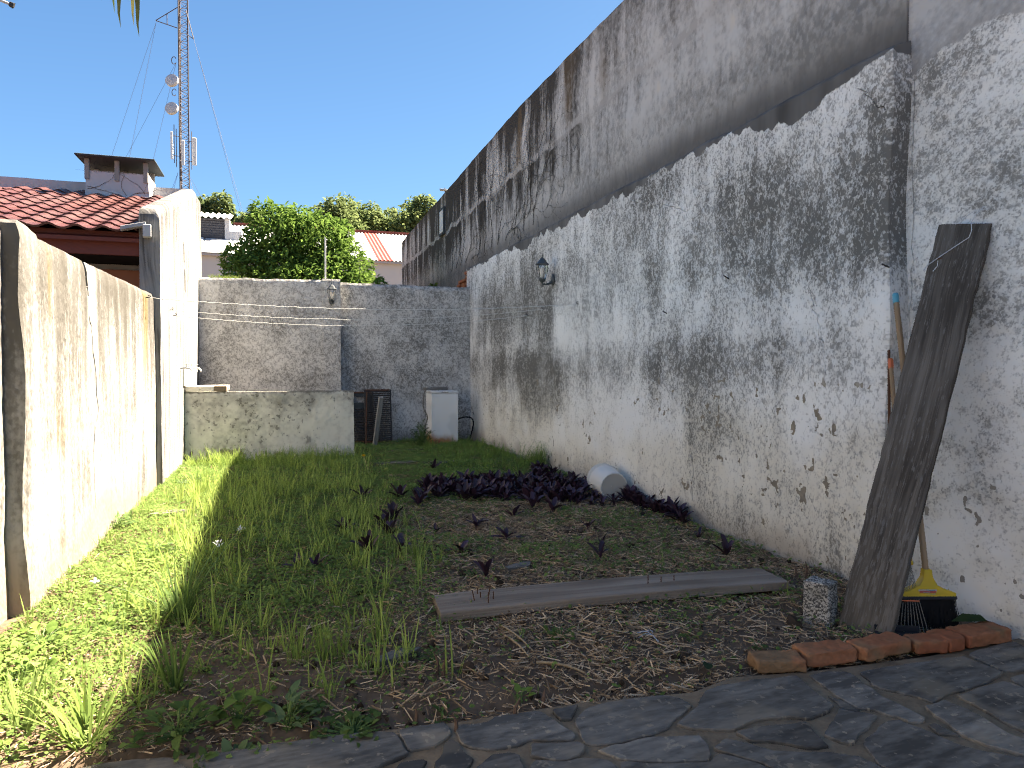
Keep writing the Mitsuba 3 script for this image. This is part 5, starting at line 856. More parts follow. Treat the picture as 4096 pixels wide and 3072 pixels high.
PURPLE = [(2.02, 7.41, 9, 0.13, 'dark purple plant in the left part of the dense purple bed', 'purple plants, left part of the bed'), (1.88, 6.74, 10, 0.137, 'dark purple plant in the left part of the dense purple bed', 'purple plants, left part of the bed'), (1.72, 7.25, 10, 0.143, 'dark purple plant in the left part of the dense purple bed', 'purple plants, left part of the bed'), (1.51, 7.49, 8, 0.12, 'dark purple plant in the left part of the dense purple bed', 'purple plants, left part of the bed'), (1.9, 7.48, 9, 0.159, 'dark purple plant in the left part of the dense purple bed', 'purple plants, left part of the bed'), (1.73, 6.98, 8, 0.127, 'dark purple plant in the left part of the dense purple bed', 'purple plants, left part of the bed'), (1.56, 7.4, 8, 0.124, 'dark purple plant in the left part of the dense purple bed', 'purple plants, left part of the bed'), (1.92, 6.99, 9, 0.154, 'dark purple plant in the left part of the dense purple bed', 'purple plants, left part of the bed'), (1.48, 6.84, 8, 0.141, 'dark purple plant in the left part of the dense purple bed', 'purple plants, left part of the bed'), (1.74, 6.74, 11, 0.118, 'dark purple plant in the left part of the dense purple bed', 'purple plants, left part of the bed'), (1.48, 7.33, 8, 0.149, 'dark purple plant in the left part of the dense purple bed', 'purple plants, left part of the bed'), (1.7, 6.73, 10, 0.147, 'dark purple plant in the left part of the dense purple bed', 'purple plants, left part of the bed'), (1.86, 6.91, 9, 0.126, 'dark purple plant in the left part of the dense purple bed', 'purple plants, left part of the bed'), (1.63, 7.39, 11, 0.135, 'dark purple plant in the left part of the dense purple bed', 'purple plants, left part of the bed'), (1.94, 7.18, 8, 0.163, 'dark purple plant in the left part of the dense purple bed', 'purple plants, left part of the bed'), (1.95, 7.41, 11, 0.124, 'dark purple plant in the left part of the dense purple bed', 'purple plants, left part of the bed'), (1.94, 7.45, 11, 0.143, 'dark purple plant in the left part of the dense purple bed', 'purple plants, left part of the bed'), (1.56, 6.94, 9, 0.117, 'dark purple plant in the left part of the dense purple bed', 'purple plants, left part of the bed'), (1.65, 7.2, 10, 0.16, 'dark purple plant in the left part of the dense purple bed', 'purple plants, left part of the bed'), (1.57, 7.61, 11, 0.126, 'dark purple plant in the left part of the dense purple bed', 'purple plants, left part of the bed'), (1.39, 7.08, 11, 0.14, 'dark purple plant in the left part of the dense purple bed', 'purple plants, left part of the bed'), (1.78, 6.59, 9, 0.157, 'dark purple plant in the left part of the dense purple bed', 'purple plants, left part of the bed'), (1.52, 6.99, 9, 0.117, 'dark purple plant in the left part of the dense purple bed', 'purple plants, left part of the bed'), (1.44, 6.87, 8, 0.16, 'dark purple plant in the left part of the dense purple bed', 'purple plants, left part of the bed'), (2.01, 6.93, 11, 0.152, 'dark purple plant in the left part of the dense purple bed', 'purple plants, left part of the bed'), (1.46, 6.71, 10, 0.119, 'dark purple plant in the left part of the dense purple bed', 'purple plants, left part of the bed'), (1.46, 7.17, 8, 0.133, 'dark purple plant in the left part of the dense purple bed', 'purple plants, left part of the bed'), (1.6, 6.95, 11, 0.149, 'dark purple plant in the left part of the dense purple bed', 'purple plants, left part of the bed'), (1.61, 7.29, 8, 0.156, 'dark purple plant in the left part of the dense purple bed', 'purple plants, left part of the bed'), (1.74, 7.31, 9, 0.142, 'dark purple plant in the left part of the dense purple bed', 'purple plants, left part of the bed'), (1.55, 7.04, 10, 0.119, 'dark purple plant in the left part of the dense purple bed', 'purple plants, left part of the bed'), (1.76, 7.02, 8, 0.156, 'dark purple plant in the left part of the dense purple bed', 'purple plants, left part of the bed'), (1.72, 7.16, 9, 0.142, 'dark purple plant in the left part of the dense purple bed', 'purple plants, left part of the bed'), (1.84, 6.76, 10, 0.143, 'dark purple plant in the left part of the dense purple bed', 'purple plants, left part of the bed'), (1.9, 6.69, 8, 0.152, 'dark purple plant in the left part of the dense purple bed', 'purple plants, left part of the bed'), (1.68, 6.77, 11, 0.119, 'dark purple plant in the left part of the dense purple bed', 'purple plants, left part of the bed'), (1.31, 6.69, 10, 0.14, 'dark purple plant in the left part of the dense purple bed', 'purple plants, left part of the bed'), (1.95, 6.76, 10, 0.126, 'dark purple plant in the left part of the dense purple bed', 'purple plants, left part of the bed'), (2.0, 6.84, 11, 0.141, 'dark purple plant in the left part of the dense purple bed', 'purple plants, left part of the bed'), (2.04, 7.03, 10, 0.135, 'dark purple plant in the left part of the dense purple bed', 'purple plants, left part of the bed'), (1.61, 6.89, 11, 0.13, 'dark purple plant in the left part of the dense purple bed', 'purple plants, left part of the bed'), (1.61, 7.57, 8, 0.122, 'dark purple plant in the left part of the dense purple bed', 'purple plants, left part of the bed'), (2.14, 7.26, 8, 0.139, 'dark purple plant in the left part of the dense purple bed', 'purple plants, left part of the bed'), (1.75, 6.68, 9, 0.136, 'dark purple plant in the left part of the dense purple bed', 'purple plants, left part of the bed'), (1.96, 7.3, 8, 0.133, 'dark purple plant in the left part of the dense purple bed', 'purple plants, left part of the bed'), (1.66, 6.92, 8, 0.149, 'dark purple plant in the left part of the dense purple bed', 'purple plants, left part of the bed'), (1.67, 6.55, 10, 0.161, 'dark purple plant in the left part of the dense purple bed', 'purple plants, left part of the bed'), (1.73, 7.12, 9, 0.145, 'dark purple plant in the left part of the dense purple bed', 'purple plants, left part of the bed'), (1.8, 7.4, 11, 0.132, 'dark purple plant in the left part of the dense purple bed', 'purple plants, left part of the bed'), (2.1, 7.05, 9, 0.162, 'dark purple plant in the left part of the dense purple bed', 'purple plants, left part of the bed'), (1.71, 7.02, 10, 0.123, 'dark purple plant in the left part of the dense purple bed', 'purple plants, left part of the bed'), (1.44, 7.23, 11, 0.126, 'dark purple plant in the left part of the dense purple bed', 'purple plants, left part of the bed'), (2.11, 7.39, 11, 0.156, 'dark purple plant in the middle of the dense purple bed', 'purple plants, middle of the bed'), (2.21, 6.98, 8, 0.127, 'dark purple plant in the middle of the dense purple bed', 'purple plants, middle of the bed'), (2.57, 6.96, 11, 0.151, 'dark purple plant in the middle of the dense purple bed', 'purple plants, middle of the bed'), (2.68, 6.82, 9, 0.148, 'dark purple plant in the middle of the dense purple bed', 'purple plants, middle of the bed'), (2.21, 6.52, 8, 0.12, 'dark purple plant in the middle of the dense purple bed', 'purple plants, middle of the bed'), (2.59, 6.32, 10, 0.129, 'dark purple plant in the middle of the dense purple bed', 'purple plants, middle of the bed'), (2.95, 6.98, 9, 0.15, 'dark purple plant in the middle of the dense purple bed', 'purple plants, middle of the bed'), (2.83, 6.56, 8, 0.144, 'dark purple plant in the middle of the dense purple bed', 'purple plants, middle of the bed'), (2.58, 6.16, 9, 0.141, 'dark purple plant in the middle of the dense purple bed', 'purple plants, middle of the bed'), (2.51, 7.23, 10, 0.121, 'dark purple plant in the middle of the dense purple bed', 'purple plants, middle of the bed'), (2.25, 6.44, 10, 0.132, 'dark purple plant in the middle of the dense purple bed', 'purple plants, middle of the bed'), (2.56, 6.08, 8, 0.131, 'dark purple plant in the middle of the dense purple bed', 'purple plants, middle of the bed'), (2.2, 6.27, 9, 0.162, 'dark purple plant in the middle of the dense purple bed', 'purple plants, middle of the bed'), (1.98, 6.59, 11, 0.142, 'dark purple plant in the middle of the dense purple bed', 'purple plants, middle of the bed'), (2.35, 7.22, 11, 0.159, 'dark purple plant in the middle of the dense purple bed', 'purple plants, middle of the bed'), (2.45, 6.41, 10, 0.16, 'dark purple plant in the middle of the dense purple bed', 'purple plants, middle of the bed'), (2.15, 7.1, 11, 0.162, 'dark purple plant in the middle of the dense purple bed', 'purple plants, middle of the bed'), (2.4, 6.92, 11, 0.153, 'dark purple plant in the middle of the dense purple bed', 'purple plants, middle of the bed'), (2.55, 6.87, 8, 0.147, 'dark purple plant in the middle of the dense purple bed', 'purple plants, middle of the bed'), (2.58, 7.57, 8, 0.126, 'dark purple plant in the middle of the dense purple bed', 'purple plants, middle of the bed'), (2.05, 6.6, 10, 0.138, 'dark purple plant in the middle of the dense purple bed', 'purple plants, middle of the bed'), (2.1, 7.18, 9, 0.156, 'dark purple plant in the middle of the dense purple bed', 'purple plants, middle of the bed'), (2.01, 6.52, 9, 0.137, 'dark purple plant in the middle of the dense purple bed', 'purple plants, middle of the bed'), (2.15, 7.22, 9, 0.156, 'dark purple plant in the middle of the dense purple bed', 'purple plants, middle of the bed'), (2.51, 6.26, 8, 0.157, 'dark purple plant in the middle of the dense purple bed', 'purple plants, middle of the bed'), (2.88, 6.69, 11, 0.154, 'dark purple plant in the middle of the dense purple bed', 'purple plants, middle of the bed'), (2.36, 6.77, 11, 0.119, 'dark purple plant in the middle of the dense purple bed', 'purple plants, middle of the bed'), (2.68, 6.33, 8, 0.162, 'dark purple plant in the middle of the dense purple bed', 'purple plants, middle of the bed'), (2.44, 6.27, 10, 0.152, 'dark purple plant in the middle of the dense purple bed', 'purple plants, middle of the bed'), (2.34, 6.58, 9, 0.128, 'dark purple plant in the middle of the dense purple bed', 'purple plants, middle of the bed'), (2.81, 7.0, 9, 0.141, 'dark purple plant in the middle of the dense purple bed', 'purple plants, middle of the bed'), (2.45, 6.74, 10, 0.158, 'dark purple plant in the middle of the dense purple bed', 'purple plants, middle of the bed'), (2.87, 6.89, 11, 0.142, 'dark purple plant in the middle of the dense purple bed', 'purple plants, middle of the bed'), (2.64, 6.16, 8, 0.139, 'dark purple plant in the middle of the dense purple bed', 'purple plants, middle of the bed'), (2.7, 7.48, 9, 0.157, 'dark purple plant in the middle of the dense purple bed', 'purple plants, middle of the bed'), (2.16, 6.9, 8, 0.153, 'dark purple plant in the middle of the dense purple bed', 'purple plants, middle of the bed'), (2.04, 6.8, 9, 0.134, 'dark purple plant in the middle of the dense purple bed', 'purple plants, middle of the bed'), (2.83, 6.76, 11, 0.161, 'dark purple plant in the middle of the dense purple bed', 'purple plants, middle of the bed'), (2.37, 7.37, 11, 0.133, 'dark purple plant in the middle of the dense purple bed', 'purple plants, middle of the bed'), (2.07, 6.68, 8, 0.136, 'dark purple plant in the middle of the dense purple bed', 'purple plants, middle of the bed'), (2.18, 6.71, 11, 0.144, 'dark purple plant in the middle of the dense purple bed', 'purple plants, middle of the bed'), (2.19, 7.19, 10, 0.15, 'dark purple plant in the middle of the dense purple bed', 'purple plants, middle of the bed'), (2.32, 6.5, 11, 0.131, 'dark purple plant in the middle of the dense purple bed', 'purple plants, middle of the bed'), (2.13, 6.65, 11, 0.141, 'dark purple plant in the middle of the dense purple bed', 'purple plants, middle of the bed'), (2.62, 6.67, 9, 0.118, 'dark purple plant in the middle of the dense purple bed', 'purple plants, middle of the bed'), (2.98, 6.77, 10, 0.138, 'dark purple plant in the middle of the dense purple bed', 'purple plants, middle of the bed'), (2.42, 6.47, 10, 0.138, 'dark purple plant in the middle of the dense purple bed', 'purple plants, middle of the bed'), (2.47, 6.61, 11, 0.122, 'dark purple plant in the middle of the dense purple bed', 'purple plants, middle of the bed'), (2.75, 6.71, 10, 0.149, 'dark purple plant in the middle of the dense purple bed', 'purple plants, middle of the bed'), (2.29, 6.21, 9, 0.134, 'dark purple plant in the middle of the dense purple bed', 'purple plants, middle of the bed'), (2.69, 7.36, 11, 0.117, 'dark purple plant in the middle of the dense purple bed', 'purple plants, middle of the bed'), (2.3, 6.82, 11, 0.155, 'dark purple plant in the middle of the dense purple bed', 'purple plants, middle of the bed'), (2.56, 7.33, 11, 0.12, 'dark purple plant in the middle of the dense purple bed', 'purple plants, middle of the bed'), (2.61, 6.44, 10, 0.159, 'dark purple plant in the middle of the dense purple bed', 'purple plants, middle of the bed'), (2.47, 6.12, 11, 0.147, 'dark purple plant in the middle of the dense purple bed', 'purple plants, middle of the bed'), (2.17, 7.38, 11, 0.143, 'dark purple plant in the middle of the dense purple bed', 'purple plants, middle of the bed'), (2.02, 6.41, 8, 0.118, 'dark purple plant in the middle of the dense purple bed', 'purple plants, middle of the bed'), (2.85, 6.44, 11, 0.133, 'dark purple plant in the middle of the dense purple bed', 'purple plants, middle of the bed'), (2.61, 6.25, 11, 0.14, 'dark purple plant in the middle of the dense purple bed', 'purple plants, middle of the bed'), (2.6, 7.11, 11, 0.127, 'dark purple plant in the middle of the dense purple bed', 'purple plants, middle of the bed'), (2.48, 6.22, 11, 0.138, 'dark purple plant in the middle of the dense purple bed', 'purple plants, middle of the bed'), (2.75, 6.77, 9, 0.143, 'dark purple plant in the middle of the dense purple bed', 'purple plants, middle of the bed'), (2.79, 6.68, 9, 0.143, 'dark purple plant in the middle of the dense purple bed', 'purple plants, middle of the bed'), (2.44, 7.09, 8, 0.14, 'dark purple plant in the middle of the dense purple bed', 'purple plants, middle of the bed'), (2.3, 6.31, 9, 0.161, 'dark purple plant in the middle of the dense purple bed', 'purple plants, middle of the bed'), (2.31, 7.39, 10, 0.141, 'dark purple plant in the middle of the dense purple bed', 'purple plants, middle of the bed'), (2.81, 7.44, 8, 0.124, 'dark purple plant in the middle of the dense purple bed', 'purple plants, middle of the bed'), (2.25, 6.23, 11, 0.146, 'dark purple plant in the middle of the dense purple bed', 'purple plants, middle of the bed'), (2.27, 6.95, 9, 0.136, 'dark purple plant in the middle of the dense purple bed', 'purple plants, middle of the bed'), (2.47, 7.21, 8, 0.163, 'dark purple plant in the middle of the dense purple bed', 'purple plants, middle of the bed'), (2.89, 6.81, 10, 0.131, 'dark purple plant in the middle of the dense purple bed', 'purple plants, middle of the bed'), (2.54, 7.01, 10, 0.133, 'dark purple plant in the middle of the dense purple bed', 'purple plants, middle of the bed'), (2.6, 7.26, 8, 0.138, 'dark purple plant in the middle of the dense purple bed', 'purple plants, middle of the bed'), (2.05, 6.44, 9, 0.119, 'dark purple plant in the middle of the dense purple bed', 'purple plants, middle of the bed'), (2.11, 6.6, 11, 0.157, 'dark purple plant in the middle of the dense purple bed', 'purple plants, middle of the bed'), (2.53, 6.22, 10, 0.119, 'dark purple plant in the middle of the dense purple bed', 'purple plants, middle of the bed'), (2.88, 7.17, 11, 0.139, 'dark purple plant in the middle of the dense purple bed', 'purple plants, middle of the bed'), (2.16, 7.55, 9, 0.13, 'dark purple plant in the middle of the dense purple bed', 'purple plants, middle of the bed'), (2.21, 7.28, 10, 0.141, 'dark purple plant in the middle of the dense purple bed', 'purple plants, middle of the bed'), (2.72, 7.03, 10, 0.143, 'dark purple plant in the middle of the dense purple bed', 'purple plants, middle of the bed'), (2.96, 8.01, 9, 0.129, 'dark purple plant at the back of the bed near the grass by the right wall', 'purple plants at the back of the bed'), (2.88, 7.4, 8, 0.119, 'dark purple plant at the back of the bed near the grass by the right wall', 'purple plants at the back of the bed'), (3.1, 7.27, 9, 0.134, 'dark purple plant at the back of the bed near the grass by the right wall', 'purple plants at the back of the bed'), (2.89, 7.92, 9, 0.132, 'dark purple plant at the back of the bed near the grass by the right wall', 'purple plants at the back of the bed'), (2.8, 7.33, 7, 0.15, 'dark purple plant at the back of the bed near the grass by the right wall', 'purple plants at the back of the bed'), (2.82, 7.22, 9, 0.118, 'dark purple plant at the back of the bed near the grass by the right wall', 'purple plants at the back of the bed'), (2.7, 7.31, 9, 0.147, 'dark purple plant at the back of the bed near the grass by the right wall', 'purple plants at the back of the bed'), (2.87, 7.71, 8, 0.118, 'dark purple plant at the back of the bed near the grass by the right wall', 'purple plants at the back of the bed'), (3.05, 7.78, 10, 0.131, 'dark purple plant at the back of the bed near the grass by the right wall', 'purple plants at the back of the bed'), (2.99, 6.95, 7, 0.148, 'dark purple plant at the back of the bed near the grass by the right wall', 'purple plants at the back of the bed'), (2.98, 7.81, 7, 0.154, 'dark purple plant at the back of the bed near the grass by the right wall', 'purple plants at the back of the bed'), (2.78, 7.63, 10, 0.121, 'dark purple plant at the back of the bed near the grass by the right wall', 'purple plants at the back of the bed'), (2.75, 7.53, 7, 0.133, 'dark purple plant at the back of the bed near the grass by the right wall', 'purple plants at the back of the bed'), (2.91, 7.87, 7, 0.141, 'dark purple plant at the back of the bed near the grass by the right wall', 'purple plants at the back of the bed'), (3.09, 6.87, 7, 0.129, 'dark purple plant at the back of the bed near the grass by the right wall', 'purple plants at the back of the bed'), (2.95, 7.4, 9, 0.148, 'dark purple plant at the back of the bed near the grass by the right wall', 'purple plants at the back of the bed'), (2.82, 6.09, 7, 0.094, 'dark purple plant in front of the white bucket', 'purple plants in front of the bucket'), (2.68, 6.12, 9, 0.078, 'dark purple plant in front of the white bucket', 'purple plants in front of the bucket'), (2.95, 5.95, 7, 0.091, 'dark purple plant in front of the white bucket', 'purple plants in front of the bucket'), (2.89, 6.25, 8, 0.087, 'dark purple plant in front of the white bucket', 'purple plants in front of the bucket'), (2.6, 6.03, 8, 0.084, 'dark purple plant in front of the white bucket', 'purple plants in front of the bucket'), (2.72, 5.97, 7, 0.081, 'dark purple plant in front of the white bucket', 'purple plants in front of the bucket'), (2.85, 6.22, 8, 0.092, 'dark purple plant in front of the white bucket', 'purple plants in front of the bucket'), (2.97, 6.04, 9, 0.068, 'dark purple plant in front of the white bucket', 'purple plants in front of the bucket'), (2.85, 6.01, 7, 0.084, 'dark purple plant in front of the white bucket', 'purple plants in front of the bucket'), (2.82, 5.94, 7, 0.079, 'dark purple plant in front of the white bucket', 'purple plants in front of the bucket'), (2.72, 6.19, 8, 0.081, 'dark purple plant in front of the white bucket', 'purple plants in front of the bucket'), (2.79, 6.24, 7, 0.084, 'dark purple plant in front of the white bucket', 'purple plants in front of the bucket'), (3.11, 5.78, 7, 0.112, 'dark purple plant in the row along the right wall beyond the bucket', 'purple plants along the wall'), (3.13, 5.71, 9, 0.143, 'dark purple plant in the row along the right wall beyond the bucket', 'purple plants along the wall'), (3.16, 5.24, 7, 0.131, 'dark purple plant in the row along the right wall beyond the bucket', 'purple plants along the wall'), (3.16, 5.45, 9, 0.148, 'dark purple plant in the row along the right wall beyond the bucket', 'purple plants along the wall'), (3.17, 5.58, 9, 0.139, 'dark purple plant in the row along the right wall beyond the bucket', 'purple plants along the wall'), (3.14, 5.9, 8, 0.131, 'dark purple plant in the row along the right wall beyond the bucket', 'purple plants along the wall'), (3.17, 5.28, 7, 0.141, 'dark purple plant in the row along the right wall beyond the bucket', 'purple plants along the wall'), (3.16, 5.99, 7, 0.137, 'dark purple plant in the row along the right wall beyond the bucket', 'purple plants along the wall'), (3.14, 5.5, 7, 0.143, 'dark purple plant in the row along the right wall beyond the bucket', 'purple plants along the wall'), (3.12, 5.84, 9, 0.134, 'dark purple plant in the row along the right wall beyond the bucket', 'purple plants along the wall'), (3.1, 6.0, 8, 0.112, 'dark purple plant in the row along the right wall beyond the bucket', 'purple plants along the wall'), (3.12, 6.06, 9, 0.114, 'dark purple plant in the row along the right wall beyond the bucket', 'purple plants along the wall'), (3.14, 5.18, 9, 0.112, 'dark purple plant in the row along the right wall beyond the bucket', 'purple plants along the wall'), (3.18, 6.03, 7, 0.139, 'dark purple plant in the row along the right wall beyond the bucket', 'purple plants along the wall'), (3.17, 6.1, 8, 0.127, 'dark purple plant in the row along the right wall beyond the bucket', 'purple plants along the wall'), (3.13, 5.36, 7, 0.125, 'dark purple plant in the row along the right wall beyond the bucket', 'purple plants along the wall'), (3.13, 5.96, 9, 0.147, 'dark purple plant in the row along the right wall beyond the bucket', 'purple plants along the wall'), (3.17, 5.33, 9, 0.146, 'dark purple plant in the row along the right wall beyond the bucket', 'purple plants along the wall'), (3.16, 5.4, 8, 0.118, 'dark purple plant in the row along the right wall beyond the bucket', 'purple plants along the wall'), (3.18, 5.78, 7, 0.14, 'dark purple plant in the row along the right wall beyond the bucket', 'purple plants along the wall'), (3.15, 5.63, 7, 0.115, 'dark purple plant in the row along the right wall beyond the bucket', 'purple plants along the wall'), (3.12, 5.07, 7, 0.147, 'dark purple plant in the row along the right wall beyond the bucket', 'purple plants along the wall'), (3.09, 5.01, 8, 0.111, 'dark purple plant in the row along the right wall beyond the bucket', 'purple plants along the wall'), (3.12, 5.13, 9, 0.138, 'dark purple plant in the row along the right wall beyond the bucket', 'purple plants along the wall'), (3.17, 5.85, 9, 0.132, 'dark purple plant in the row along the right wall beyond the bucket', 'purple plants along the wall'), (3.14, 5.55, 8, 0.129, 'dark purple plant in the row along the right wall beyond the bucket', 'purple plants along the wall'), (1.79, 8.56, 7, 0.145, 'lone purple plant in the green grass behind the purple bed', 'single purple plants outside the bed'), (0.76, 6.97, 6, 0.145, 'purple plant left of the bed, under the yellow flower', 'single purple plants outside the bed'), (1.09, 6.81, 6, 0.153, 'purple plant left of the bed with wide spread leaves', 'single purple plants outside the bed'), (1.21, 6.46, 10, 0.162, 'bushy purple plant at the left front corner of the bed', 'single purple plants outside the bed'), (0.58, 4.94, 6, 0.162, 'purple plant with broad upright leaves among front grass tufts', 'single purple plants outside the bed'), (0.78, 4.82, 6, 0.128, 'purple plant right beside the broad leaved one', 'single purple plants outside the bed'), (1.18, 4.75, 5, 0.128, 'small purple plant with one tall leaf on the open soil', 'single purple plants outside the bed'), (1.2, 4.2, 6, 0.128, 'purple plant nearest the board, just behind it', 'single purple plants outside the bed'), (1.49, 5.47, 7, 0.111, 'pair of purple shoots in front of the bed', 'single purple plants outside the bed'), (1.6, 5.03, 6, 0.119, 'purple plant by the pale stones', 'single purple plants outside the bed'), (1.88, 5.71, 6, 0.119, 'purple plant in front of the middle of the bed', 'single purple plants outside the bed'), (2.27, 5.05, 5, 0.102, 'purple shoot alone on the straw, right of centre', 'single purple plants outside the bed'), (2.19, 4.62, 3, 0.076, 'smallest purple shoot on the straw', 'single purple plants outside the bed'), (2.02, 4.29, 4, 0.111, 'purple shoot with two leaves behind the board', 'single purple plants outside the bed'), (2.86, 4.08, 7, 0.128, 'purple plant at the foot of the right wall, nearest the plank', 'single purple plants outside the bed'), (3.02, 4.67, 4, 0.085, 'purple shoot at the wall end of the purple row', 'single purple plants outside the bed'), (0.47, 5.56, 6, 0.128, 'purple rosette flat in the grass left of the bed', 'single purple plants outside the bed'), (0.79, 5.7, 9, 0.153, 'purple clump among grass, left one of two', 'single purple plants outside the bed'), (0.9, 5.94, 8, 0.153, 'purple clump among grass, right one of two', 'single purple plants outside the bed'), (2.27, 5.79, 6, 0.17, 'purple plant with long arching leaves in front of the bed', 'single purple plants outside the bed'), (2.17, 6.04, 8, 0.136, 'purple plant at the front edge of the bed, in its middle', 'single purple plants outside the bed'), (0.09, 4.69, 5, 0.111, 'purple rosette almost hidden among the front grass', 'single purple plants outside the bed'), (0.2, 4.63, 5, 0.102, 'flat purple rosette beside a pale green leaf', 'single purple plants outside the bed'), (1.14, 5.42, 3, 0.085, 'tiny purple shoot left of the open soil', 'single purple plants outside the bed'), (0.78, 5.38, 8, 0.136, 'purple plant below the two clumps in the grass', 'single purple plants outside the bed')]
for k, (X, Y, nl, s, lab, grp) in enumerate(PURPLE):
    m_, c_ = purple(X, Y, nl, s, 900 + k); put('purple_plant', m_, 'purple_leaf', color=c_, label=lab, cat='plant', group=grp, smooth=True)

# bigger weeds along the patio and in the sunny strip
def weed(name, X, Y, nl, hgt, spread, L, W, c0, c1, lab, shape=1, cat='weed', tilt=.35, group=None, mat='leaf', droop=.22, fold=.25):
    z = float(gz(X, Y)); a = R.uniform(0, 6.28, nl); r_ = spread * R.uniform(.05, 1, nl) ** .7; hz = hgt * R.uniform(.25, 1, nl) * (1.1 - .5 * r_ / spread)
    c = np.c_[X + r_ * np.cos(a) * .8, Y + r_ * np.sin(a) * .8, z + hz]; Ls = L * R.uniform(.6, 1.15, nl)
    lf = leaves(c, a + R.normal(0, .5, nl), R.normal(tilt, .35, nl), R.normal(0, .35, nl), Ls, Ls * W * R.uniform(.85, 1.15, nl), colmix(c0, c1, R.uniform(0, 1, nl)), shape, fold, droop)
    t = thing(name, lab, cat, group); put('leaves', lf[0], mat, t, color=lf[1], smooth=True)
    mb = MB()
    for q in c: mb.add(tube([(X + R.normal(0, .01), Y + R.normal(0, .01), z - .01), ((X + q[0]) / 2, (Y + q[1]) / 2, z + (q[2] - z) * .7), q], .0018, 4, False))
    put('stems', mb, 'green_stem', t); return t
gloss('green_stem', (.10, .17, .05), .6, .3)
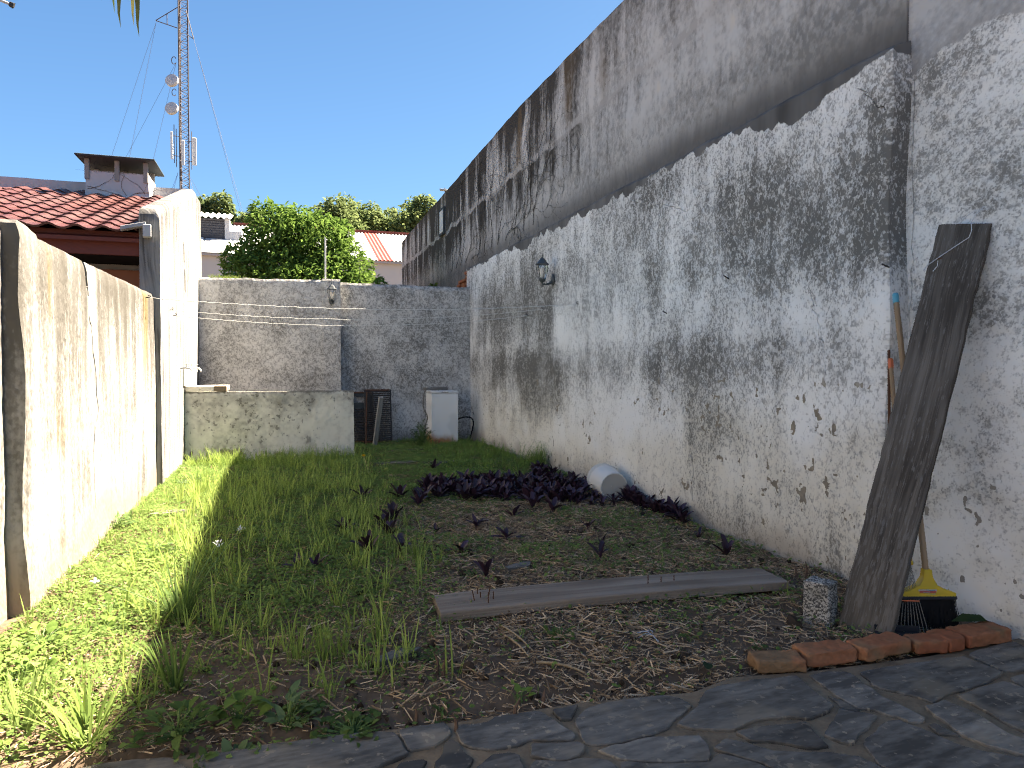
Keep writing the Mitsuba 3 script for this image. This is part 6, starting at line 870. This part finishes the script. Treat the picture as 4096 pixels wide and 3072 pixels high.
for args in [('broadleaf_weed', -0.35, 2.72, 57, 0.1, 0.16, 0.061, 0.55, (0.07, 0.13, 0.03), (0.16, 0.25, 0.055), 'dark leafy weed on the patio edge, left one', {}), ('broadleaf_weed', -0.15, 2.76, 27, 0.12, 0.1, 0.061, 0.75, (0.12, 0.2, 0.03), (0.2, 0.3, 0.05), 'pale green lobed weed between two darker ones', {}), ('broadleaf_weed', 0.02, 2.67, 23, 0.13, 0.09, 0.076, 0.42, (0.11, 0.18, 0.075), (0.19, 0.28, 0.11), 'bluish green weed with long pointed leaves', {}), ('broadleaf_weed', -0.16, 2.53, 7, 0.05, 0.06, 0.058, 0.7, (0.11, 0.18, 0.075), (0.19, 0.28, 0.11), 'pale bluish leaves hanging over the slate edge', {}), ('clover_patch', 0.24, 2.58, 127, 0.06, 0.16, 0.032, 0.9, (0.07, 0.13, 0.03), (0.16, 0.25, 0.055), 'round patch of dark clover at the patio edge', {'shape': 0, 'cat': 'clover', 'tilt': 0.1}), ('clover_patch', 0.07, 2.73, 68, 0.07, 0.1, 0.029, 0.9, (0.07, 0.13, 0.03), (0.16, 0.25, 0.055), 'smaller patch of clover behind the pointed weed', {'shape': 0, 'cat': 'clover', 'tilt': 0.1}), ('broadleaf_weed', -1.05, 3.75, 44, 0.09, 0.16, 0.058, 0.8, (0.13, 0.23, 0.035), (0.26, 0.4, 0.06), 'bright lobed weed below the left wall pillar', {}), ('broadleaf_weed', -1.01, 3.41, 34, 0.07, 0.13, 0.05, 0.8, (0.13, 0.23, 0.035), (0.26, 0.4, 0.06), 'bright weed at the left picture edge in the sun', {}), ('broadleaf_weed', -0.81, 3.82, 34, 0.08, 0.12, 0.043, 0.8, (0.13, 0.23, 0.035), (0.26, 0.4, 0.06), 'bright weed halfway between the pillar and the shade', {}), ('broadleaf_weed', -0.83, 5.3, 68, 0.11, 0.28, 0.043, 0.75, (0.13, 0.23, 0.035), (0.26, 0.4, 0.06), 'bright leafy weed patch along the sunlit wall foot', {}), ('broadleaf_weed', -1.23, 6.28, 44, 0.13, 0.16, 0.094, 0.3, (0.1, 0.18, 0.05), (0.18, 0.28, 0.08), 'toothed long leaved weed touching the left wall', {}), ('broadleaf_weed', -0.9, 8.49, 85, 0.12, 0.35, 0.043, 0.7, (0.13, 0.23, 0.035), (0.26, 0.4, 0.06), 'sunny weed patch before the low wall', {}), ('broadleaf_weed', -0.86, 4.21, 44, 0.07, 0.16, 0.043, 0.8, (0.13, 0.23, 0.035), (0.26, 0.4, 0.06), 'bright weed right of the lit patch centre', {}), ('broadleaf_weed', -0.86, 2.73, 7, 0.05, 0.07, 0.05, 0.8, (0.13, 0.23, 0.035), (0.26, 0.4, 0.06), 'green weed in the bottom left corner', {}), ('broadleaf_weed', -0.26, 2.52, 10, 0.05, 0.08, 0.043, 0.8, (0.07, 0.13, 0.03), (0.16, 0.25, 0.055), 'low weed at the slate edge, bottom left', {}), ('broadleaf_weed', 2.02, 3.46, 9, 0.07, 0.05, 0.04, 0.75, (0.07, 0.13, 0.03), (0.16, 0.25, 0.055), 'small green seedling against the board front', {}), ('broadleaf_weed', 0.88, 2.62, 9, 0.05, 0.06, 0.036, 0.8, (0.13, 0.23, 0.035), (0.26, 0.4, 0.06), 'bright green seedling at the patio edge', {}), ('broadleaf_weed', 0.58, 2.6, 10, 0.04, 0.07, 0.032, 0.8, (0.07, 0.13, 0.03), (0.16, 0.25, 0.055), 'low seedling beside a stem stump', {}), ('broadleaf_weed', 1.26, 3.11, 27, 0.06, 0.1, 0.036, 0.75, (0.07, 0.13, 0.03), (0.16, 0.25, 0.055), 'green seedling cluster in front of the board', {}), ('broadleaf_weed', 1.42, 2.48, 5, 0.04, 0.04, 0.036, 0.7, (0.07, 0.13, 0.03), (0.16, 0.25, 0.055), 'seedling on the straw near the patio', {}), ('broadleaf_weed', 0.63, 3.07, 23, 0.05, 0.1, 0.032, 0.7, (0.07, 0.13, 0.03), (0.16, 0.25, 0.055), 'seedling cluster behind the stem stumps', {}), ('broadleaf_weed', 1.83, 2.9, 7, 0.04, 0.06, 0.032, 0.7, (0.07, 0.13, 0.03), (0.16, 0.25, 0.055), 'seedling on the straw below the board right part', {}), ('broadleaf_weed', 2.09, 2.73, 8, 0.04, 0.07, 0.029, 0.7, (0.07, 0.13, 0.03), (0.16, 0.25, 0.055), 'seedling on the straw near the bricks', {}), ('broadleaf_weed', 1.13, 4.26, 12, 0.04, 0.1, 0.032, 0.6, (0.07, 0.13, 0.03), (0.16, 0.25, 0.055), 'seedling patch behind the board, near its left end', {}), ('broadleaf_weed', 2.37, 5.86, 37, 0.05, 0.12, 0.036, 0.6, (0.13, 0.23, 0.035), (0.26, 0.4, 0.06), 'bright low weeds in front of the purple bed', {}), ('tall_weed', 2.15, 11.26, 153, 0.42, 0.2, 0.079, 0.24, (0.035, 0.075, 0.02), (0.075, 0.135, 0.03), 'bushy dark weed growing in front of the white washing machine', {'tilt': 0.5}), ('tall_weed', 3.37, 9.91, 37, 0.22, 0.14, 0.094, 0.2, (0.06, 0.12, 0.025), (0.12, 0.2, 0.04), 'spiky leaved weed at the foot of the right wall in the grass', {'tilt': 0.5})]:
    weed(*args[:-1], **args[-1])
def clump(name, X, Y, nb, h, spread, w, c0, c1, lab, lean=.3, curl=.35, cat='grass clump', flowers=()):
    k = nb; a = R.uniform(0, 6.28, k); r_ = spread * R.uniform(0, 1, k); bx = X + r_ * np.cos(a); by = Y + r_ * np.sin(a)
    p = blades(np.c_[bx, by, gz(bx, by) - .01], a + R.normal(0, .5, k), h * R.uniform(.6, 1.1, k), w * R.uniform(.7, 1.2, k), np.abs(R.normal(lean, .2, k)), R.uniform(0, curl, k), colmix(c0, c1, R.uniform(0, 1, k)), R)
    t = thing(name, lab, cat); put('blades', p[0], 'leaf', t, color=p[1], smooth=True)
    for q in flowers:
        q = np.array(q); b = np.array([X, Y, float(gz(X, Y))]); s = put('flower_stalk', tube(spline([b, b * .45 + q * .55 + [0, 0, .03], q], 10), .0022, 5), 'green_stem', t)
        mb = MB(); n = 16; aa = R.uniform(0, 6.28, n); tl = R.uniform(.2, 1.2, n); lf = leaves(np.tile(q, (n, 1)) + R.normal(0, .006, (n, 3)), aa, tl, aa * 0, np.full(n, .024), np.full(n, .007), np.tile([.72, .72, .74], (n, 1))); put('flower_head', lf[0], 'dry', t, color=lf[1])
for args in [('grass_clump', -0.64, 2.75, 46, 0.28, 0.05, 0.011, (0.12, 0.2, 0.03), (0.24, 0.34, 0.06), 'big arching grass clump at the bottom left', {'lean': 0.55, 'curl': 0.5}), ('grass_clump', -0.87, 2.89, 20, 0.26, 0.03, 0.01, (0.16, 0.25, 0.05), (0.26, 0.36, 0.08), 'sunlit grass clump at the left picture edge', {'lean': 0.25, 'curl': 0.3}), ('garlic_clump', -0.49, 3.94, 48, 0.34, 0.05, 0.009, (0.07, 0.13, 0.03), (0.13, 0.21, 0.05), 'grass like clump with white flowers on long leaning stalks', {'lean': 0.4, 'curl': 0.35, 'flowers': [(-0.329, 4.15, 0.338), (-0.219, 4.3, 0.378), (-0.865, 3.9, 0.255)]}), ('grass_clump', -0.41, 3.08, 40, 0.3, 0.05, 0.01, (0.09, 0.16, 0.03), (0.2, 0.3, 0.05), 'tall grass clump in the shade above the leafy weeds', {'lean': 0.3, 'curl': 0.4}), ('grass_clump', 0.18, 3.22, 40, 0.22, 0.06, 0.005, (0.16, 0.25, 0.03), (0.28, 0.4, 0.06), 'dense yellow green tuft left of the slate piece', {'lean': 0.15, 'curl': 0.2}), ('grass_clump', 0.06, 3.2, 34, 0.22, 0.05, 0.005, (0.16, 0.25, 0.03), (0.28, 0.4, 0.06), 'dense yellow green tuft, second left of the slate piece', {'lean': 0.15, 'curl': 0.2}), ('grass_clump', 0.25, 3.22, 30, 0.2, 0.05, 0.005, (0.16, 0.25, 0.03), (0.28, 0.4, 0.06), 'dense yellow green tuft right beside the slate piece', {'lean': 0.15, 'curl': 0.2}), ('grass_clump', 0.43, 3.33, 30, 0.22, 0.04, 0.005, (0.16, 0.25, 0.03), (0.28, 0.4, 0.06), 'yellow green tuft beside the left end of the board', {'lean': 0.15, 'curl': 0.2}), ('grass_clump', 0.65, 5.07, 34, 0.2, 0.06, 0.005, (0.16, 0.25, 0.03), (0.28, 0.4, 0.06), 'yellow green tuft between purple plants', {'lean': 0.2, 'curl': 0.2}), ('grass_clump', 0.87, 4.68, 34, 0.22, 0.05, 0.006, (0.16, 0.25, 0.03), (0.28, 0.4, 0.06), 'bright tuft on open soil right of the purple plants', {'lean': 0.15, 'curl': 0.2})]: clump(*args[:-1], **args[-1])
# dandelion
dn = thing('dandelion', 'single yellow dandelion flower on a tall stalk in the grass by the low wall', 'flower'); X, Y = .93, 8.45; z = float(gz(X, Y))
put('stalk', tube([(X + .06, Y - .06, z), (X + .03, Y - .03, z + .12), (X, Y, z + .24)], .0035, 6), 'straw_green', dn) if gloss('straw_green', (.42, .38, .16), .6, .3) is None else None
n = 60; a = R.uniform(0, 6.28, n); p = leaves(np.tile([X, Y, z + .24], (n, 1)), a, R.uniform(.05, 1.3, n), a * 0, np.full(n, .026), np.full(n, .007), np.tile([.75, .48, .02], (n, 1)), 0); put('petals', p[0], 'dry', dn, color=p[1])
n = 9; a = R.uniform(0, 6.28, n); p = leaves(np.tile([X + .06, Y - .06, z + .01], (n, 1)), a, R.uniform(.1, .5, n), a * 0, np.full(n, .13), np.full(n, .03), np.tile([.06, .12, .02], (n, 1))); put('leaves', p[0], 'leaf', dn, color=p[1], smooth=True)
# fallen leaves
for (X, Y, z, a, L, W, c), lab in (((3.10, 2.60, .065, -.25, .20, .07, (.05, .085, .03)), 'dark green fallen leaf beside the broom bristles'), ((1.70, 2.56, .03, .9, .075, .045, (.045, .075, .035)), 'small dark green leaf lying at the patio edge')):
    p = leaves(np.array([[X, Y, z]]), np.array([a]), np.array([.05]), np.array([.25]), np.array([L]), np.array([W]), np.array([c]), 0, .25, .12); t = thing('fallen_leaf', lab, 'leaf'); put('blade', p[0], 'waxy_leaf', t, color=p[1], smooth=True)
    d = np.array([math.cos(a), math.sin(a), 0]); e = np.array([X, Y, z]) + d * L; put('stalk', tube([e + [0, 0, -.02], e + d * .03 + [0, 0, -.02], e + d * .06 + [0, 0, -.045]], .002, 5), 'dark_stem', t)
tw = MB()
for k in range(7): a = R.uniform(0, 6.28); p = np.array([1.66, 2.95, float(gz(1.66, 2.95)) + .018]); tw.add(tube([p, p + [.03 * math.cos(a), .03 * math.sin(a), .012], p + [.075 * math.cos(a + .3), .075 * math.sin(a + .3), .0]], .0014, 4))
put('twine', tw, 'blue_twine', label='small tangle of pale blue twine on the straw', cat='twine') if gloss('blue_twine', (.38, .45, .55), .7, .2) is None else None

# ------------------------------------------------------------------ trees beyond the wall
def crown(clumps, n, L, W, c0, c1, seed, mat='leaf', tilt=(.1, .6)):
    """Leaves over and within a set of ellipsoid clumps (x, y, z, rx, ry, rz)."""
    r = np.random.default_rng(seed); cl = np.array(clumps, float); vol = cl[:, 3] * cl[:, 4] * cl[:, 5]; pr = vol ** .8; k = r.choice(len(cl), n, p=pr / pr.sum())
    d = r.normal(0, 1, (n, 3)); d /= np.linalg.norm(d, axis=1, keepdims=True); q = np.where(r.uniform(0, 1, n) < .75, r.uniform(.8, 1.08, n), r.uniform(.3, .8, n))
    P = cl[k, :3] + d * cl[k, 3:] * q[:, None]; P += .18 * cl[k, 3:].mean(1)[:, None] * (np.stack([fb(P[:, 0] * 2.2 / max(L * 8, .4), P[:, 1] * 2, P[:, 2] * 2, 2, seed + j) for j in range(3)], -1)) * 2
    az = np.arctan2(d[:, 1], d[:, 0]) + r.normal(0, .8, n); col = colmix(c0, c1, r.uniform(0, 1, n))
    Ls = L * r.uniform(.6, 1.2, n); return leaves(P, az, r.normal(*tilt, n), r.normal(0, .6, n), Ls, Ls * W, col, 1, .3, .35)
gloss('tree_bark', (.10, .08, .06), .9, .1)
def tree(name, lab, X, Y, z0, clumps, n, L, W, c0, c1, seed, r0=.12, cat='tree', group=None, mat='leaf'):
    t = thing(name, lab, cat, group); p = crown(clumps, n, L, W, c0, c1, seed, mat); put('crown', p[0], mat, t, color=p[1], smooth=True)
    cz = min(c[2] for c in clumps); put('trunk', tube([(X, Y, -.1), (X + .05, Y, cz * .5), (X, Y + .05, cz + .3)], [r0, r0 * .8, r0 * .6], 9), 'tree_bark', t, smooth=True)
    for c in clumps[:10]: put('limb', tube(spline([(X, Y, cz * .7), ((X + c[0]) / 2, (Y + c[1]) / 2, cz * .5 + c[2] * .5), (c[0], c[1], c[2] + c[5] * .3)], 6), np.linspace(r0 * .5, r0 * .12, 6), 6), 'tree_bark', t, smooth=True)
tree('citrus_tree', 'dense dark green glossy leaved tree rising just behind the back wall', .6, 15.9, 0,
     [(-.35, 15.6, 2.95, .75, .7, .75), (.45, 15.4, 2.8, .9, .7, .8), (.0, 15.9, 3.6, .8, .8, .75), (-.05, 15.8, 4.2, .55, .6, .5), (.75, 15.8, 3.95, .75, .7, .6), (.35, 15.9, 4.35, .5, .5, .42), (1.25, 15.7, 3.4, .65, .7, .6), (-.7, 15.7, 3.5, .38, .4, .36), (1.55, 15.3, 2.75, .75, .6, .55), (.9, 15.3, 3.1, .7, .6, .6), (-.28, 15.7, 4.62, .22, .25, .16), (2.0, 15.3, 2.5, .35, .4, .3), (1.2, 15.9, 4.2, .35, .4, .3)],
     21000, .125, .42, (.055, .115, .016), (.20, .33, .04), 301, .10, mat='waxy_leaf')
def far_tree(lab, X, Y, zc, w, h, seed, n=7500, name='distant_tree', c0=(.09, .135, .04), c1=(.26, .33, .11)):
    r = np.random.default_rng(seed); cl = [(X + w * .75 * r.uniform(-.9, .9), Y + w * .5 * r.uniform(-1, 1), zc + h * r.uniform(-.75, .62), w * r.uniform(.26, .44), w * r.uniform(.26, .44), h * r.uniform(.28, .42)) for _ in range(16)]
    tree(name, lab, X, Y, 0, cl, n, .36, .55, c0, c1, seed, .3, group='distant trees beyond the warehouse')
for a in (('round distant tree right of the citrus tree, nearest to it', 4.7, 58, 12.4, 2.3, 3.5, 311), ('distant tree between two others above the red roof stripe', 7.6, 60, 12.2, 2.1, 3.3, 312), ('distant tree partly hidden by the right wall top', 10.6, 59, 12.6, 2.4, 3.4, 313), ('distant tree mostly behind the citrus tree', 1.6, 60, 11.3, 2.6, 3.0, 314),
          ('small distant tree right of the louvred roof lantern', -2.3, 56, 10.3, 1.5, 2.6, 315), ('distant tree top rising over the louvred roof lantern', -5.2, 57, 11.6, 1.9, 2.6, 316), ('distant tree hidden behind the right wall', 14, 60, 11, 2.8, 3.6, 317), ('distant tree behind the tiled house', -9.5, 60, 9.2, 2.6, 3.2, 318)): far_tree(*a)
# small creeper at the end of the tall wall, weeds on the back wall
p = crown([(3.12, 15.0, 2.6, .08, .3, .5), (3.1, 14.6, 2.4, .1, .2, .4)], 350, .09, .7, (.08, .12, .02), (.25, .28, .05), 330); t = thing('creeper', 'thin green creeper at the far end of the right wall', 'creeper'); put('leaves', p[0], 'leaf', t, color=p[1], smooth=True); put('stem', tube([(3.17, 14.8, -.1), (3.17, 14.8, 2.9)], .015, 5), 'tree_bark', t)
n = 160; X = R.uniform(-1.05, -.55, n); p = blades(np.c_[X, R.uniform(12.2, 12.34, n), np.full(n, 2.72)], R.uniform(0, 6.28, n), R.uniform(.04, .11, n), np.full(n, .01), R.uniform(.1, .8, n), R.uniform(0, .4, n), colmix((.07, .12, .02), (.2, .25, .05), R.uniform(0, 1, n)), R)
put('wall_weed', p[0], 'leaf', color=p[1], label='little green weeds growing on top of the back wall at its left', cat='weed')
# dry creepers: bare stems clinging to the chimney and to the upper right wall
def dry_vine(name, lab, starts, place, steps, sl, r_, branch, seed, mat='dark_stem'):
    r = np.random.default_rng(seed); mb = MB(); todo = [(np.array(s, float), a, r_, 0) for s, a in starts]
    while todo:
        p, a, rr, lv = todo.pop(); pts = [p.copy()]
        for k in range(int(steps * (.75 ** lv))):
            a += r.normal(0, .22) + .0; p = p + sl * np.array([math.cos(a), math.sin(a)]); pts.append(p.copy())
            if lv < 3 and r.uniform() < branch: todo.append((p.copy(), a + r.choice([-1, 1]) * r.uniform(.4, .9), rr * .7, lv + 1))
        if len(pts) > 2: mb.add(tube(np.array([place(*q) for q in pts]), np.linspace(rr, rr * .4, len(pts)), 4))
    put(name, mb, mat, label=lab, cat='dry creeper')
dry_vine('dry_creeper', 'thin bare creeper stems spread over the white chimney front', [((-2.6, 3.90), -.15), ((-2.6, 3.86), .1), ((-2.1, 3.80), 2.0), ((-2.05, 3.80), .5), ((-1.85, 3.82), 2.2)], lambda a, b: (a, 11.585, min(b, 4.12)), 15, .04, .0035, .10, 401)
dry_vine('dry_creeper', 'web of bare dark creeper stems on the grey upper wall', [((y_, 3.3), 1.55 + .12 * k % 3 - .1) for k, y_ in enumerate(np.linspace(9.4, 14.4, 13))], lambda a, b: (float(x_up(np.array(a), np.array(b))) - .012, a, min(b, 4.9)), 24, .055, .005, .13, 402, 'vine_dark') if gloss('vine_dark', (.05, .047, .044), .9, .1) is None else None
# palm frond hanging in from above
pf = thing('palm_frond', 'drooping palm leaf tips hanging into the top of the picture', 'palm frond')
rc = spline([(-3.4, 3.2, 3.3), (-2.4, 3.8, 4.0), (-1.5, 4.15, 3.90), (-1.0, 4.2, 3.60), (-.76, 4.22, 3.42)], 30); put('rachis', tube(rc, np.linspace(.016, .004, 30), 6), 'dry_stem', pf, smooth=True)
for k in range(3, 30):
    for s_ in (-1, 1):
        b = rc[k]; ln = .50 * (1 - .55 * abs(k / 29 - .45)); out = np.array([.25, .35 * s_, 0]); pts = [b, b + out * .35 * ln + [0, 0, -.10 * ln], b + out * .55 * ln + [0, 0, -.5 * ln], b + out * .6 * ln + [0, 0, -.95 * ln * R.uniform(.8, 1.1)]]
        q = spline(pts, 6); wv = np.array([.010, .014, .014, .011, .006, .0005])[:, None] * np.array([[.9, .3 * s_, .1]]); v = np.vstack([q - wv, q, q + wv]); v[6:12, 2] -= .004
        f = [];
        for j in range(5): f += [[j, j+1, 7+j], [j, 7+j, 6+j], [6+j, 7+j, 13+j], [6+j, 13+j, 12+j]]
        t = R.uniform(); put('leaflet', (v, np.array(f)), 'leaf', pf, color=np.tile(np.array([.16, .15, .06]) * (1 - t) + np.array([.10, .14, .045]) * t, (18, 1)))

# ------------------------------------------------------------------ warehouse and mast in the distance
wh = thing('warehouse', 'white warehouse with corrugated roofs behind the back wall', 'building')
def corrugated(x0, x1, y0, z0, y1, z1, pitch, amp):
    nx = max(2, int((x1 - x0) / pitch * 6)); X = np.linspace(x0, x1, nx); zz = amp * np.sin(2 * np.pi * X / pitch); V = np.vstack([np.c_[X, np.full(nx, y0), z0 + zz], np.c_[X, np.full(nx, y1), z1 + zz], np.c_[X, np.full(nx, y0), z0 + zz - .03], np.c_[X, np.full(nx, y1), z1 + zz - .03]]); k = np.arange(nx - 1)
    return V, np.vstack([np.stack([k, k+1, nx+k+1], -1), np.stack([k, nx+k+1, nx+k], -1), np.stack([2*nx+k, 3*nx+k+1, 2*nx+k+1], -1), np.stack([2*nx+k, 3*nx+k, 3*nx+k+1], -1), np.stack([k, 2*nx+k, 2*nx+k+1], -1), np.stack([k, 2*nx+k+1, k+1], -1)])
put('wall', box(-30, 16, 38.3, 38.6, -.1, 6.93), 'sheet_white', wh); put('eaves_trim', box(-30, 16, 38.05, 38.18, 6.86, 6.97), 'sheet_grey', wh)
for a, b, m in ((-2.55, 4.98, 'sheet_white'), (5.76, 16, 'sheet_white'), (-2.95 - .75, -2.56, 'sheet_grey')): put('roof', corrugated(a, b, 38.0, 7.0, 45.0, 9.72, .21 if m == 'sheet_white' else 2.0, .03 if m == 'sheet_white' else .001), m, wh)
put('roof', corrugated(4.99, 5.75, 38.0, 7.005, 45.0, 9.725, .21, .03), 'sheet_red', wh, label='red translucent strip in the white corrugated roof')
put('roof', corrugated(-30, -3.71, 38.0, 7.0, 41.0, 8.17, .36, .07), 'sheet_white', wh, label='heavily corrugated left roof section')
put('ridge_cap', box(-2.55, 16, 44.9, 45.3, 9.72, 9.86), 'paint_brown', wh)
ln = put('roof_lantern', box(-12, -2.62, 41.3, 43.5, 7.0, 9.25), 'dark_void', wh, label='raised roof lantern with dark louvres')
for k in range(9): put('louvre', mv(box(-12, -2.75, -.02, .02, -.095, .095), frame((0, 41.2, 8.15 + .13 * k), (1, 0, 0), (0, .9, .45))), 'louvre', ln)
for x in (-4.6, -6.6, -8.6): put('mullion', box(x - .06, x + .06, 41.05, 41.14, 8.0, 9.25), 'louvre', ln)
put('lantern_roof', corrugated(-12.3, -2.45, 40.8, 9.28, 43.6, 10.05, .30, .05), 'sheet_white', ln); put('end_wall', box(-2.75, -2.52, 41.0, 43.5, 7.9, 9.3), 'wall_white', ln); put('kerb', box(-2.6, -1.9, 41.0, 43.5, 8.0, 8.62), 'wall_white', ln)
ms = thing('radio_mast', 'tall steel lattice radio mast with antennas behind the tiled house', 'radio mast'); mc = np.array([-6.93, 60.0]); rad = .40
legs = [mc + rad * np.array([math.cos(a), math.sin(a)]) for a in (-math.pi / 2 - .55, -math.pi / 2 - .55 + 2.094, -math.pi / 2 - .55 + 4.189)]
for q in legs: put('leg', tube([(*q, -.1), (*q, 40)], .055, 6), 'mast_steel', ms, smooth=True) if 'mast_steel' in scene or gloss('mast_steel', (.10, .085, .085), .7, .3) is None else None
mb = MB(); dz = .62
for k in range(int(40 / dz)):
    for a in range(3):
        p, q = legs[a], legs[(a + 1) % 3]; z = k * dz
        mb.add(tube([(*p, z), (*q, z + dz * .5)], .022, 4, False)); mb.add(tube([(*q, z + dz * .5), (*p, z + dz)], .022, 4, False))
put('bracing', mb, 'mast_steel', ms, kind='stuff')
gloss('antenna_grey', (.40, .42, .45), .6, .3); gloss('antenna_white', (.66, .67, .66), .5, .4)
for z, xo in ((23.0, -.62), (20.9, -.66)):
    put('dish', mv(outward(lathe([(.0005, -.12), (.3, -.08), (.45, .02), (.48, .04), (.48, .28), (.3, .33), (.0005, .34)], 20)), frame((mc[0] + xo, mc[1] - .35, z), (.9, -.35, 0), (0, .25, 1))), 'antenna_grey', ms, smooth=40)
for x, y, z0, z1, w in ((-.78, -.2, 17.2, 19.3, .09), (.80, -.1, 16.9, 19.0, .16), (.05, -.62, 16.7, 18.6, .12)):
    an_ = put('panel_antenna', box(mc[0] + x - w, mc[0] + x + w, mc[1] + y - .06, mc[1] + y + .06, z0, z1, .03), 'antenna_white', ms)
    for z in (z0 + .3, z1 - .3): put('bracket', tube([(mc[0] + x, mc[1] + y + .05, z), (mc[0] + x * .35, mc[1] + y * .35, z)], .03, 5), 'mast_steel', an_)
for x, z in ((-.45, 16.6), (-.6, 16.9), (.62, 16.5)): put('pole', tube([(mc[0] + x, 59.7, z), (mc[0] + x, 59.7, z + 2.9)], .03, 5), 'mast_steel', ms)
arm = MB(); za = 27.4
for z in (za, za + .0): arm.add(tube([(mc[0] - .3, 59.8, za - .25), (mc[0] - 1.75, 59.6, za)], .035, 5)); arm.add(tube([(mc[0] - .3, 59.8, za + 1.3), (mc[0] - 1.75, 59.6, za + .02)], .035, 5)); arm.add(tube([(mc[0] - 1.0, 59.7, za - .12), (mc[0] - 1.0, 59.7, za + .65)], .03, 5))
put('guy_arm', arm, 'mast_steel', ms)
arm = MB(); arm.add(tube([(mc[0] + .3, 59.8, za + 1.2), (mc[0] + .85, 59.6, za - 1.0)], .035, 5)); arm.add(tube([(mc[0] + .3, 59.8, za - .6), (mc[0] + .85, 59.6, za - 1.0)], .035, 5)); put('guy_arm', arm, 'mast_steel', ms)
for z, s in ((24.6, .32), (22.2, .3)): put('ring_antenna', tube([(mc[0] - .55 + s * .5 * math.cos(a), 59.6 + .1 * math.sin(a), z + s * math.sin(a)) for a in np.linspace(.6, 5.6, 12)], .03, 5), 'mast_steel', ms)
for p, q in (((-1.75, 27.3), (-10.5, 1)), ((-1.75, 27.3), (-7.3, 1)), ((-.4, 24.5), (-12.3, 1)), ((-.4, 24.5), (-6.2, 1)), ((-.35, 16.2), (-6.0, 1)), ((-.35, 16.2), (-4.6, 1)), ((.85, 26.4), (7.5, 1)), ((.88, 26.3), (7.2, 1)), ((.35, 16.2), (8.2, 1)), ((.35, 16.2), (4.8, 1))):
    put('guy_wire', tube([(mc[0] + p[0], 59.7, p[1]), (mc[0] + q[0], 59.7 + (3 if q[0] < 0 else -4), q[1])], .010, 4), 'mast_steel', ms)
